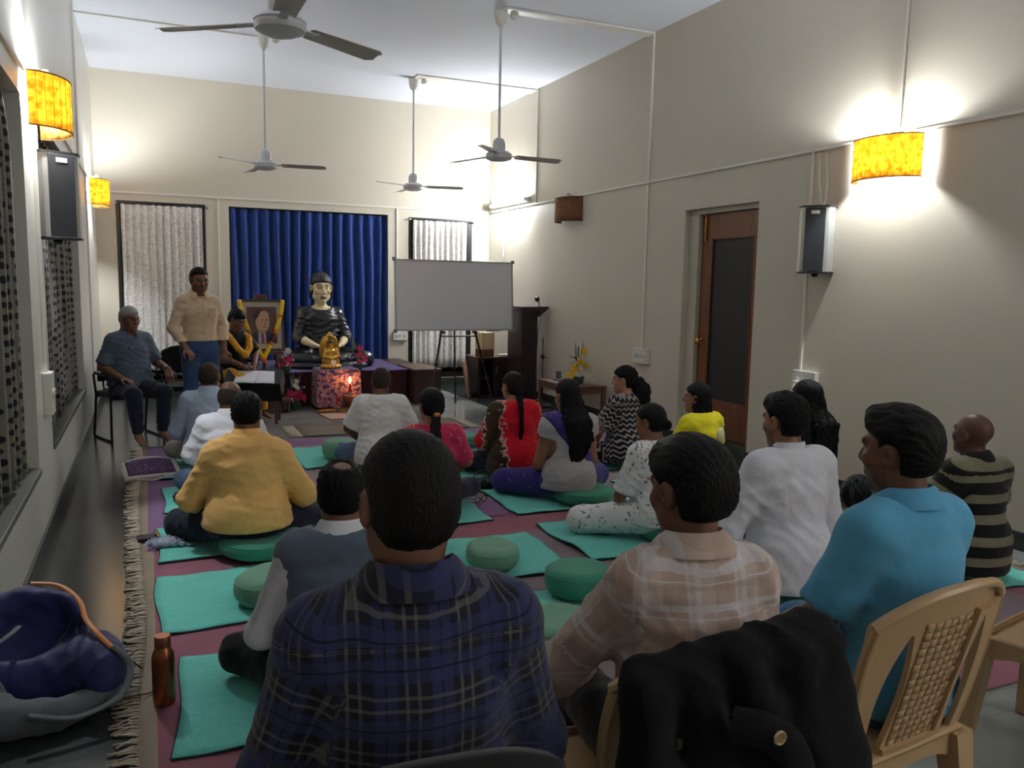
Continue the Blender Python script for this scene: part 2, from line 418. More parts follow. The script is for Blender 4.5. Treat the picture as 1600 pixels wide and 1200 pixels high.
def pat_cloth(name, base, fig, scale, thr, rough=.85, kind='dots'):
    m, nt, b = newmat(name); tc = N(nt, 'ShaderNodeTexCoord')
    cloth_nodes(nt, b, None, rough=rough, wr=.15)
    v = N(nt, 'ShaderNodeTexVoronoi'); v.inputs['Scale'].default_value = scale
    mp = N(nt, 'ShaderNodeMapping'); nt.links.new(tc.outputs['Object'], mp.inputs['Vector'])
    if kind == 'dots':
        mp.inputs['Scale'].default_value = (.0, 1, 1); v.inputs['Randomness'].default_value = .25; v.feature = 'F1'
        f = ramp(nt, None, [(0, (1, 1, 1, 1)), (thr, (1, 1, 1, 1)), (thr+.03, (0, 0, 0, 1)), (1, (0, 0, 0, 1))])
        nt.links.new(mp.outputs[0], v.inputs['Vector']); nt.links.new(v.outputs['Distance'], f.inputs[0])
    else:
        mp.inputs['Scale'].default_value = (1, .0, .7); v.feature = 'DISTANCE_TO_EDGE'
        no = N(nt, 'ShaderNodeTexNoise'); no.inputs['Scale'].default_value = scale*.6; nt.links.new(mp.outputs[0], no.inputs['Vector'])
        mx = mixc(nt, .12, mp.outputs[0], no.outputs['Color']); nt.links.new(mx, v.inputs['Vector'])
        f = ramp(nt, v.outputs['Distance'], [(0, (1, 1, 1, 1)), (thr, (1, 1, 1, 1)), (thr+.05, (0, 0, 0, 1)), (1, (0, 0, 0, 1))])
    nt.links.new(mixc(nt, f.outputs[0], base, fig), b.inputs['Base Color'])
    return m
M_dots = pat_cloth('dotted_curtain', srgb(112, 107, 98), srgb(24, 22, 24), 17, .30)
M_lace = pat_cloth('cream_patterned_curtain', srgb(230, 227, 224), srgb(204, 197, 188), 30, .09, kind='vine')
M_blue = cloth('blue_curtain', srgb(24, 56, 124), .08, 3, .65, .1, sheen=.25)
def curtain(name, label, *a, rings=0, **k):
    o = curtain_obj(name, *a, **k); tag(o, label, 'curtain', k.get('group')); return o
tag(curtain_obj('curtain', (XL-.075, 2.3), (XL-.075, 4.87), .50, 2.40, 15, .035, M_dots, (1, 0), 3), 'grey curtain with black dots in the window nearest the camera', 'curtain', 'dotted curtains')
tag(curtain_obj('curtain', (XL-.075, 5.68), (XL-.075, 8.25), .50, 2.36, 15, .035, M_dots, (1, 0), 5), 'grey curtain with black dots in the window behind the seated grey-haired man', 'curtain', 'dotted curtains')
tag(curtain_obj('curtain', (-.285, YB-.035), (.66, YB-.035), .26, 2.40, 11, .022, M_lace, (0, -1), 8), 'cream leaf-patterned curtain behind the standing man', 'curtain', 'cream curtains')
tag(curtain_obj('curtain', (3.475, YB-.035), (4.30, YB-.035), .26, 2.385, 10, .024, M_lace, (0, -1), 9), 'cream leaf-patterned curtain behind the whiteboard', 'curtain', 'cream curtains')
tag(curtain_obj('curtain', (1.0, YB+.06), (3.11, YB+.06), .32, 2.425, 15, .048, M_blue, (0, -1), 4, nz=18, npf=10), 'royal blue pleated curtain behind the black statue', 'curtain')
# curtain rods
for nm, (a, b), y, z, lab in (('curtain_rod', (-.34, .72), YB-.03, 2.405, 'thin dark curtain rod above the cream curtain behind the standing man'), ('curtain_rod', (3.43, 4.40), YB-.03, 2.392, 'thin dark curtain rod above the cream curtain behind the whiteboard')):
    r_ = empty(nm, (a, y, z), 0, lab, 'curtain rod', 'curtain rods')
    m = MB(); m.tube([(0, 0, 0), (b-a, 0, 0)], .008, 8); m.build('rod', M_frame_dk, r_)
    for x in (0, b-a):
        m = MB(); m.sphere((x, 0, 0), .018); m.tube([(x, 0, 0), (x, .03, 0)], .006, 8); m.build('finial', plain('steel', srgb(170, 170, 170), .3, 1), r_)
r_ = empty('curtain_rod', (XL-.06, 5.64, 2.385), 0, 'dark rod with rings over the dotted curtain beyond the wall speaker', 'curtain rod', 'curtain rods')
m = MB(); m.tube([(0, 0, 0), (0, 2.68, 0)], .011, 8); m.build('rod', M_frame_dk, r_)
rg = MB(); rg.lathe([(.020+.004*math.cos(t), .004*math.sin(t)) for t in [2*PI*i/6 for i in range(7)]], 12, (0, 0, -.012), 'y'); rg0 = None
for i in range(16):
    if rg0 is None: rg0 = rg.build('ring', MATS['steel'], r_); o = rg0
    else: o = rg0.copy(); COL.objects.link(o); o.parent = r_
    o.location = (0, .1+i*.16, 0)
# ================================================================== lamps, fans, fixtures
# paper shades lit from inside
def shade_mat(name, c1, c2, tr=.72):
    m, nt, b = newmat(name)
    tc = N(nt, 'ShaderNodeTexCoord'); no = N(nt, 'ShaderNodeTexNoise'); no.inputs['Scale'].default_value = 26; no.inputs['Detail'].default_value = 5
    nt.links.new(tc.outputs['Object'], no.inputs['Vector'])
    r = ramp(nt, no.outputs['Fac'], [(.35, c1), (.65, c2)])
    nt.links.new(r.outputs[0], b.inputs['Base Color']); b.inputs['Roughness'].default_value = .8
    t = N(nt, 'ShaderNodeBsdfTranslucent'); nt.links.new(r.outputs[0], t.inputs['Color'])
    mx = N(nt, 'ShaderNodeMixShader'); mx.inputs[0].default_value = tr
    nt.links.new(b.outputs[0], mx.inputs[1]); nt.links.new(t.outputs[0], mx.inputs[2])
    nt.links.new(mx.outputs[0], nt.nodes['Material Output'].inputs['Surface'])
    bump(nt, b, no.outputs['Fac'], .2, .004)
    return m
M_shade = shade_mat('yellow_paper_shade', srgb(168, 116, 34), srgb(240, 202, 100))
M_shade_off = shade_mat('brown_jute_shade', srgb(126, 82, 56), srgb(150, 102, 72), .2)
M_shade_in = plain('white_shade_lining', srgb(240, 236, 230), .8)
M_bulb = emit('cool_bulb', (.90, .96, 1, 1), LAMP_E)
def wall_lamp(loc, side, lit, label):
    """half-round shade on a wall; side = +1 projects towards +x (left wall), -1 towards -x"""
    root = empty('wall_lamp', loc, 0 if side > 0 else PI, label, 'wall lamp', 'half-round wall lamps')
    W, D, H = .265, .185, .275      # half width, projection, height
    mt = M_shade if lit else M_shade_off
    def ring(a, z, k=1): return (.022+D*math.sin(a)*k, -W*math.cos(a)*k, z)
    m = MB(); m.sheet(lambda u, v: ring(PI*u, H*(v-.5)), 28, 4, .003); m.build('shade', mt, root, True, 0)
    m = MB()
    plain('brown_thread', srgb(104, 70, 40), .7)
    for z in (-H/2, H/2): m = MB(); m.tube([ring(PI*i/28, z, 1.004) for i in range(29)], .004, 6); m.build('hem_wire', MATS['brown_thread'], root)
    m = MB()
    for i in range(1, 14):
        a = PI*i/14; m.tube([ring(a, -H/2, 1.006), ring(a, H/2, 1.006)], .0011, 4)
    m.build('shade_rib', MATS['brown_thread'], root)
    m = MB(); m.box(0, .012, -.05, .05, .09, .16, .004); m.tube([(.0, 0, .15), (.05, 0, .18), (.08, 0, .17)], .009, 8); m.build('bracket', M_white_pl, root)
    m = MB(); m.lathe([(.0, .20), (.018, .20), (.02, .14), (.014, .125), (0, .125)], 12, (.085, 0, 0)); m.build('socket', M_white_pl, root)
    m = MB(); m.tube([(0, -.02, .16), (.0, -.025, .20), (.01, .01, .22), (.02, .04, .18)], .004, 6); m.build('flex', M_white_pl, root)
    m = MB(); m.lathe([(.0, -.085), (.02, -.08), (.032, -.055), (.034, -.03), (.026, .0), (.014, .03)], 14, (.085, 0, .10))
    m.build('bulb', M_bulb if lit else plain('opal_bulb', srgb(230, 230, 226), .3), root)
    return root
wall_lamp((XR, 4.15, 2.39), -1, True, 'lit yellow paper wall lamp beside the dark speaker right of the door')
wall_lamp((XR, 8.72, 2.39), -1, False, 'unlit brown wall lamp high beside the corner tube light')
wall_lamp((XR, -.40, 2.405), -1, True, 'lit yellow paper wall lamp behind the photographer')
wall_lamp((XL, 5.28, 2.42), 1, True, 'lit yellow paper wall lamp above the speaker between the two dotted curtains')
wall_lamp((XL, 10.2, 2.41), 1, True, 'lit pale yellow wall lamp in the corner above the seated grey-haired man')
# fluorescent tube
M_tube = emit('tube_glow', (.93, .97, 1, 1), TUBE_E)
def tube_light(y, label, mt):
    t = empty('tube_light', (XR, y, 2.62), 0, label, 'tube light', 'fluorescent tube lights')
    m = MB(); m.box(-.045, 0, -.63, .63, -.03, .03, .006); m.build('batten', M_white_pl, t, False)
    m = MB(); m.tube([(-.075, -.57, 0), (-.075, .57, 0)], .015, 12); m.build('tube', mt, t)
    for q in (-.6, .6):
        m = MB(); m.box(-.09, -.03, q-.03, q+.03, -.022, .022, .004); m.build('lamp_holder', M_white_pl, t, False)
tube_light(10.55, 'bright white fluorescent tube light in the far corner', M_tube)
tube_light(-1.70, 'white fluorescent tube light on the wall behind the photographer', emit('old_tube_glow', (.93, .97, 1, 1), TUBE_E*.62))

# ceiling fans
M_fan = plain('fan_paint', srgb(222, 222, 226), .35); M_fanb = plain('fan_blade_paint', srgb(196, 192, 186), .35)
def fan(loc, rot, label, mk):
    if mk is not None: return copy_tree(mk, None, loc, math.radians(rot), label)
    root = empty('ceiling_fan', (loc[0], loc[1], loc[2]), math.radians(rot), label, 'ceiling fan', 'ceiling fans')
    top_ = ZC-loc[2]
    if mk is None:
        m = MB(); m.lathe([(0, -.055), (.07, -.05), (.118, -.03), (.125, -.01), (.118, .005), (.125, .012), (.10, .035), (.05, .05), (0, .055)], 32); m.build('motor', M_fan, root)
        m = MB(); m.lathe([(0, .05), (.055, .05), (.06, .07), (.058, .12), (.045, .15), (.02, .165), (0, .165)], 20); m.build('lower_canopy', M_fan, root)
        m = MB(); m.tube([(0, 0, .1), (0, 0, top_-.05)], .0125, 10); m.build('rod', M_fan, root)
        m = MB(); m.lathe([(0, top_-.14), (.02, top_-.14), (.045, top_-.11), (.06, top_-.05), (.062, top_), (0, top_)], 20); m.build('upper_canopy', M_white_pl, root)
        m = MB(); m.sphere((.13, 0, top_-.035), (.04, .03, .03)); m.build('junction_box', M_white_pl, root)
        for k in range(3):
            a = 2*PI*k/3; mm = MB(); mm.T = Matrix.Rotation(a, 4, 'Z')
            def fn(u, v):
                r = .17+.46*u; wd = .052+.014*u-.03*max(0, u-.93)/.07
                y = (v-.5)*2*wd; return (r, y, .0+.010*(1-(2*v-1)**2)-y*.18-.012*u)
            mm.sheet(fn, 12, 6, .003); b = mm.build('blade', M_fanb, root, True, 60)
            mm = MB(); mm.T = Matrix.Rotation(a, 4, 'Z'); mm.box(.10, .22, -.022, .022, -.004, .006, .002)
            for x in (.185, .205): mm.sphere((x, 0, -.006), .006, 8, 5)
            mm.build('blade_arm', M_fan, b)
        return root
    c = copy_tree(mk, None, loc, math.radians(rot), label); return c
f0 = fan((1.17, 9.1, 2.70), -20, 'ceiling fan on a long rod in front of the standing man', None)
fan((3.07, 10.01, 2.69), -28, 'smallest looking ceiling fan on a long rod before the far wall', f0)
fan((3.06, 7.25, 2.70), -5, 'ceiling fan on a long rod nearest the corner tube light', f0)
fan((.62, 4.2, 2.72), 28, 'large looking ceiling fan cut off by the top of the picture', f0)

# loudspeakers on the walls
M_spk = plain('speaker_grille', srgb(26, 28, 35), .55, 0, .1, 400, .3); M_alu = plain('brushed_aluminium', srgb(176, 176, 172), .35, .7)
def speaker(loc, rz, label):
    root = empty('wall_speaker', loc, rz, label, 'speaker', 'column speakers')
    H = .47
    prof = [(-.0, -.115), (.10, -.125), (.145, -.095), (.155, -.07), (.155, .07), (.145, .095), (.10, .125), (0, .115)]
    m = MB(); m.prism(prof, H); m.build('cabinet', M_alu, root, True, 30)
    m = MB(); m.box(.150, .162, -.072, .072, .004, H-.004, .003); m.build('grille', M_spk, root, False)
    for z in (-.012, H):
        m = MB(); m.prism([(x*1.04, y*1.05) for x, y in prof], .012, Matrix.Translation((0, 0, z))); m.build('end_cap', M_black, root, True, 30)
    m = MB(); m.box(.162, .165, -.03, .03, H-.05, H-.025, .001); m.build('badge', M_white_pl, root, False)
    m = MB(); m.box(-.04, .02, -.03, .03, H*.4, H*.6, .004); m.build('bracket', M_black, root, False)
    m = MB(); m.sphere((.07, 0, -.024), (.03, .025, .016), 10, 6); m.build('knob', M_black, root)
    return root
speaker((XR-.05, 4.72, 1.635), math.radians(214), 'silver-edged column speaker beside the lit lamp right of the door')
speaker((XL+.06, 5.52, 1.72), math.radians(-62), 'silver-edged column speaker below the lit lamp between the dotted curtains')
m = MB(); m.tube([(XR-.012, 4.80, 2.54), (XR-.04, 4.76, 2.3), (XR-.05, 4.72, 2.16), (XR-.08, 4.66, 2.12)], .003, 6); m.tube([(XR-.08, 4.66, 2.12), (XR-.05, 4.68, 2.15), (XR-.02, 4.70, 2.3), (XR-.012, 4.74, 2.54)], .003, 6)
tag(m.build('speaker_wire', M_white_pl), 'thin white wire looping down to the speaker by the door', 'wire')

# switchboards
def board(name, loc, rz, w_, h_, label, sock=1, sw=3):
    root = empty(name, loc, rz, label, 'switchboard', 'switchboards')
    m = MB(); m.box(-w_/2, w_/2, 0, .045, -h_/2, h_/2, .004); m.build('box', M_white_pl, root, False)
    for k in range(sw):
        m = MB(); x = -w_/2+.03+k*(w_-.06)/max(1, sw-1)*.55; m.box(x-.011, x+.011, .045, .052, -.02+h_*.0, .02, .003); m.build('switch', plain('ivory_switch', srgb(200, 196, 186), .35), root, False)
    for k in range(sock):
        m = MB(); m.lathe([(.026, 0), (.026, .004), (.022, .006), (0, .006)], 16, (w_*.26, .045, 0), 'y'); m.build('socket', MATS['ivory_switch'], root)
    for sx in (-1, 1):
        m = MB(); m.lathe([(.005, 0), (.004, .003), (0, .003)], 8, (sx*(w_/2-.012), .045, h_/2-.014), 'y'); m.build('screw', MATS['steel'], root)
    return root
board('switchboard', (XR, 7.12, .79), PI/2, .25, .15, 'white switchboard on the wall left of the teak door')
b2 = board('switchboard', (XR, 4.80, .80), PI/2, .24, .15, 'white switchboard with a plug on the wall right of the teak door')
m = MB(); m.box(.02, .07, .05, .085, -.05, .0, .008); m.tube([(.045, .08, -.03), (.045, .10, -.06), (.03, .08, -.10)], .005, 8); m.build('plug', M_white_pl, b2)
board('switchboard', (3.29, YB, .74), PI, .20, .13, 'small white switchboard between the blue curtain and the whiteboard', 1, 2)
board('switchboard', (XL, 5.32, .83), -PI/2, .15, .24, 'cream switch box low on the wall pier between the dotted curtains', 1, 2)
# ================================================================== people
# bodies and clothes are smooth distance fields turned into one surface each
class Field:
    def __init__(s, lo, hi, v, fine=()):
        """rectilinear grid of spacing v; fine = [(lo, hi, spacing)] boxes where the axes are divided more finely"""
        s.ax = []
        for a in range(3):
            x = lo[a]; L = [x]
            while x < hi[a]:
                st = v
                for flo, fhi, fv in fine:
                    if flo[a] <= x <= fhi[a]: st = min(st, fv)
                x += st; L.append(x)
            s.ax.append(np.array(L, np.float32))
        s.d = np.full([len(a) for a in s.ax], 9., np.float32)
    def sub(s, lo, hi):
        sl = []
        for a in range(3):
            i0 = max(0, np.searchsorted(s.ax[a], lo[a])-1); i1 = min(len(s.ax[a]), np.searchsorted(s.ax[a], hi[a])+1)
            if i1 <= i0: return None
            sl.append(slice(i0, i1))
        X = s.ax[0][sl[0]][:, None, None]; Y = s.ax[1][sl[1]][None, :, None]; Z = s.ax[2][sl[2]][None, None, :]
        return tuple(sl), X, Y, Z
    def comb(s, sl, e, k, op='u'):
        a = s.d[sl]
        if op == 'u':
            h = np.maximum(k-np.abs(a-e), 0)/k if k > 0 else 0
            s.d[sl] = np.minimum(a, e)-h*h*k*.25
        elif op == 's':      # subtract
            e = -e; h = np.maximum(k-np.abs(a-e), 0)/k if k > 0 else 0
            s.d[sl] = np.maximum(a, e)+h*h*k*.25
    def chain(s, nodes, lat=(1, 0, 0), k=.02, op='u', off=0.):
        """nodes: (point, ru, rv); ru along lat, rv across; straight pieces joined without bulges"""
        pts = [np.array(n[0], np.float32) for n in nodes]
        R = [(n[1]+off, (n[2] if len(n) > 2 else n[1])+off) for n in nodes]
        m = max(max(r) for r in R)+k+.03
        r = s.sub(np.min(pts, 0)-m, np.max(pts, 0)+m)
        if r is None: return
        sl, X, Y, Z = r; best = None
        for i in range(len(pts)-1):
            a, b = pts[i], pts[i+1]; ab = b-a; L2 = float(ab@ab)+1e-12; u = ab/math.sqrt(L2)
            dx, dy, dz = X-a[0], Y-a[1], Z-a[2]
            t = np.clip((dx*ab[0]+dy*ab[1]+dz*ab[2])/L2, 0, 1)
            qx, qy, qz = dx-t*ab[0], dy-t*ab[1], dz-t*ab[2]
            ru = R[i][0]+(R[i+1][0]-R[i][0])*t; rv = R[i][1]+(R[i+1][1]-R[i][1])*t
            if R[i][0] == R[i][1] and R[i+1][0] == R[i+1][1]:
                e = np.sqrt(qx*qx+qy*qy+qz*qz)-ru
            else:
                l = np.array(lat, np.float32); l = l-u*(l@u); l /= np.linalg.norm(l)+1e-9
                ql = qx*l[0]+qy*l[1]+qz*l[2]; q2 = qx*qx+qy*qy+qz*qz
                e = (np.sqrt(ql*ql/(ru*ru)+np.maximum(q2-ql*ql, 0)/(rv*rv))-1)*np.minimum(ru, rv)
            best = e if best is None else np.minimum(best, e)
        s.comb(sl, best, k, op)
    def ell(s, c, r, rot=None, k=.015, op='u', off=0.):
        """ellipsoid; rot 3x3 with the axes as columns"""
        r = np.array(r)+off; m = float(max(r))+k+.02; g = s.sub(np.array(c)-m, np.array(c)+m)
        if g is None: return
        sl, X, Y, Z = g; dx, dy, dz = X-c[0], Y-c[1], Z-c[2]
        A = np.eye(3) if rot is None else np.array(rot)
        q = 0
        for i in range(3): q = q+((dx*A[0, i]+dy*A[1, i]+dz*A[2, i])/r[i])**2
        s.comb(sl, ((np.sqrt(q)-1)*min(r)).astype(np.float32), k, op)
    def clip(s, p, n, k=0):
        """keep the side the normal n points away from"""
        X, Y, Z = s.ax[0][:, None, None], s.ax[1][None, :, None], s.ax[2][None, None, :]
        n = np.array(n, float); n /= np.linalg.norm(n)
        s.d = np.maximum(s.d, ((X-p[0])*n[0]+(Y-p[1])*n[1]+(Z-p[2])*n[2]).astype(np.float32))
    def clip_local(s, p, n, c, rad):
        """plane cut only within rad of c (for cuffs)"""
        g = s.sub(np.array(c)-rad, np.array(c)+rad)
        if g is None: return
        sl, X, Y, Z = g; n = np.array(n, float); n /= np.linalg.norm(n)
        e = ((X-p[0])*n[0]+(Y-p[1])*n[1]+(Z-p[2])*n[2]).astype(np.float32)
        in_ = ((X-c[0])**2+(Y-c[1])**2+(Z-c[2])**2) < rad*rad
        a = s.d[sl]; s.d[sl] = np.where(in_, np.maximum(a, e), a)
    def folds(s, amp, seed, kx, ky, kz, warp=1.2):
        """creases: displace the field with warped waves; kx, ky, kz in cycles per metre"""
        rng = np.random.RandomState(seed)
        X, Y, Z = s.ax[0][:, None, None], s.ax[1][None, :, None], s.ax[2][None, None, :]
        near = np.abs(s.d) < .05
        idx = np.nonzero(near); x = s.ax[0][idx[0]]; y = s.ax[1][idx[1]]; z = s.ax[2][idx[2]]
        out = 0
        for i in range(5):
            f = rng.uniform(.6, 1.7); sg = rng.choice([-1, 1], 3)
            ph = 2*PI*f*(kx*x*sg[0]+ky*y*sg[1]+kz*z*sg[2])+rng.rand()*6
            ph = ph+warp*np.sin(2*PI*(rng.uniform(-4, 4)*x+rng.uniform(-4, 4)*y+rng.uniform(-4, 4)*z)+rng.rand()*6)
            msk = .5+.5*np.sin(2*PI*(rng.uniform(-3, 3)*x+rng.uniform(-3, 3)*y+rng.uniform(-3, 3)*z)+rng.rand()*6)
            w = np.sin(ph); out = out+(1-np.abs(w))**2*msk
        s.d[idx] -= (amp*(out-1.0)).astype(np.float32)
    def surface(s):
        d = s.d; d[0] = d[-1] = 1; d[:, 0] = d[:, -1] = 1; d[:, :, 0] = d[:, :, -1] = 1
        neg = d < 0
        cnt = np.zeros([n-1 for n in d.shape], np.int8)
        for i in (0, 1):
            for j in (0, 1):
                for k in (0, 1):
                    cnt += neg[i:d.shape[0]-1+i, j:d.shape[1]-1+j, k:d.shape[2]-1+k]
        I, J, K = np.nonzero((cnt > 0) & (cnt < 8)); n = len(I)
        vid = np.full(cnt.shape, -1, np.int32); vid[I, J, K] = np.arange(n)
        cor = {}
        for i in (0, 1):
            for j in (0, 1):
                for k in (0, 1): cor[i, j, k] = d[I+i, J+j, K+k]
        acc = np.zeros((n, 3)); num = np.zeros(n)
        for ax in range(3):
            for p in (0, 1):
                for q in (0, 1):
                    c0 = [p, q]; c0.insert(ax, 0); c1 = [p, q]; c1.insert(ax, 1)
                    a, b = cor[tuple(c0)], cor[tuple(c1)]; cr = (a < 0) != (b < 0)
                    t = np.where(cr, a/np.where(cr, a-b, 1), 0)
                    f = [None]*3; f[ax] = t; oth = [x for x in range(3) if x != ax]; f[oth[0]] = p; f[oth[1]] = q
                    for x in range(3): acc[:, x] += np.where(cr, f[x], 0)
                    num += cr
        fr = acc/np.maximum(num, 1)[:, None]
        V = np.empty((n, 3))
        for x, idx in enumerate((I, J, K)):
            a = s.ax[x]; V[:, x] = a[idx]+(a[idx+1]-a[idx])*fr[:, x]
        Q = []
        for ax in range(3):
            sl0 = [slice(1, -1)]*3; sl1 = [slice(1, -1)]*3
            sl0[ax] = slice(0, -1); sl1[ax] = slice(1, None)
            a, b = neg[tuple(sl0)], neg[tuple(sl1)]
            e = np.nonzero(a != b); ori = a[e]
            i = [e[0]+(0 if ax == 0 else 1), e[1]+(0 if ax == 1 else 1), e[2]+(0 if ax == 2 else 1)]
            u, w_ = (ax+1) % 3, (ax+2) % 3
            def cell(du, dw):
                c = [x.copy() for x in i]; c[u] = c[u]-du; c[w_] = c[w_]-dw
                return vid[c[0], c[1], c[2]]
            q = np.stack([cell(1, 1), cell(0, 1), cell(0, 0), cell(1, 0)], 1)
            q = np.where(ori[:, None], q, q[:, ::-1]); Q.append(q)
        return V, np.concatenate(Q)
def relax(V, Q, it=1, lam=.5):
    for _ in range(it):
        S = np.zeros_like(V); C = np.zeros(len(V))
        for a, b in ((0, 1), (1, 2), (2, 3), (3, 0)):
            np.add.at(S, Q[:, a], V[Q[:, b]]); np.add.at(C, Q[:, a], 1)
            np.add.at(S, Q[:, b], V[Q[:, a]]); np.add.at(C, Q[:, b], 1)
        V = V*(1-lam)+lam*S/np.maximum(C, 1)[:, None]
    return V
def np_mesh(name, V, Q, mat, parent=None, attrs=None):
    me = bpy.data.meshes.new(name); n = len(Q)
    me.vertices.add(len(V)); me.vertices.foreach_set('co', np.asarray(V, np.float32).ravel())
    me.loops.add(4*n); me.loops.foreach_set('vertex_index', np.asarray(Q, np.int32).ravel())
    me.polygons.add(n); me.polygons.foreach_set('loop_start', np.arange(0, 4*n, 4, dtype=np.int32))
    me.polygons.foreach_set('use_smooth', np.ones(n, bool))
    me.update(calc_edges=True); me.validate()
    for k, (typ, arr) in (attrs or {}).items():
        at = me.attributes.new(k, typ, 'POINT')
        at.data.foreach_set('color' if typ == 'FLOAT_COLOR' else 'vector', np.asarray(arr, np.float32).ravel())
    me.materials.append(mat)
    return link(bpy.data.objects.new(name, me), parent)

def rotm(yaw=0, pitch=0, roll=0):
    """head axes as columns: yaw turns left (+), pitch nods down (+), roll tilts to the right (+)"""
    return np.array(Euler((-math.radians(pitch), math.radians(roll), math.radians(yaw)), 'XYZ').to_matrix())

SKINS = {}
def skin_mat(name, col):
    if name in MATS: return MATS[name]
    m, nt, b = newmat(name)
    tc = N(nt, 'ShaderNodeTexCoord')
    no, mx = noise_col(nt, b, col, .1, 14, 3, vec=tc.outputs['Object'])
    at = N(nt, 'ShaderNodeAttribute', attribute_name='tint')
    o = mixc(nt, 1.0, mx.outputs[2], at.outputs['Color'], 'MULTIPLY')
    nt.links.new(o, b.inputs['Base Color'])
    n2 = N(nt, 'ShaderNodeTexNoise'); n2.inputs['Scale'].default_value = 160
    nt.links.new(tc.outputs['Object'], n2.inputs['Vector']); bump(nt, b, n2.outputs['Fac'], .12, .002)
    b.inputs['Roughness'].default_value = .45; b.inputs['Subsurface Weight'].default_value = .0
    b.inputs['Specular IOR Level'].default_value = .45
    return m
def hair_mat(name, col, rough=.5, strand=(90, 90, 9)):
    if name in MATS: return MATS[name]
    m, nt, b = newmat(name)
    tc = N(nt, 'ShaderNodeTexCoord'); mp = N(nt, 'ShaderNodeMapping'); mp.inputs['Scale'].default_value = strand
    nt.links.new(tc.outputs['Object'], mp.inputs['Vector'])
    no, mx = noise_col(nt, b, col, .5, 3, 5, vec=mp.outputs[0])
    bump(nt, b, no.outputs['Fac'], .6, .01)
    b.inputs['Roughness'].default_value = rough; b.inputs['Specular IOR Level'].default_value = .15
    return m

def POSE(kind, z0=.11):
    if kind == 'floor':
        return dict(pelvis=(0, 0, z0+.10), waist=(0, .015, z0+.25), chest=(0, .0, z0+.42), ubk=(0, -.01, z0+.545), neck=(0, .0, z0+.60), head=(0, .035, z0+.745),
            sh=(.155, -.01, z0+.535), el=(.27, .06, z0+.30), wr=(.17, .27, z0+.15), hd=(-.45, .85, -.2),
            hip=(.09, .03, z0+.08), kn=(.36, .31, z0+.045), an=(-.07, .36, .07), ft=(-.20, .33, .05))
    if kind == 'chair':
        z0 = .45
        return dict(pelvis=(0, 0, z0+.10), waist=(0, .01, z0+.26), chest=(0, -.01, z0+.44), ubk=(0, -.01, z0+.56), neck=(0, .0, z0+.62), head=(0, .035, z0+.76),
            sh=(.155, -.01, z0+.55), el=(.26, .04, z0+.30), wr=(.16, .27, z0+.18), hd=(-.3, .9, -.25),
            hip=(.09, .03, z0+.07), kn=(.13, .46, z0+.05), an=(.14, .42, .09), ft=(.16, .55, .03))
    return dict(pelvis=(0, 0, .92), waist=(0, .01, 1.06), chest=(0, 0, 1.24), ubk=(0, -.015, 1.37), neck=(0, -.005, 1.44), head=(0, .03, 1.575),
        sh=(.160, -.01, 1.36), el=(.25, -.02, 1.11), wr=(.25, .08, .88), hd=(-.05, .25, -.95),
        hip=(.09, 0, .88), kn=(.10, .02, .48), an=(.11, -.03, .09), ft=(.14, .13, .03))

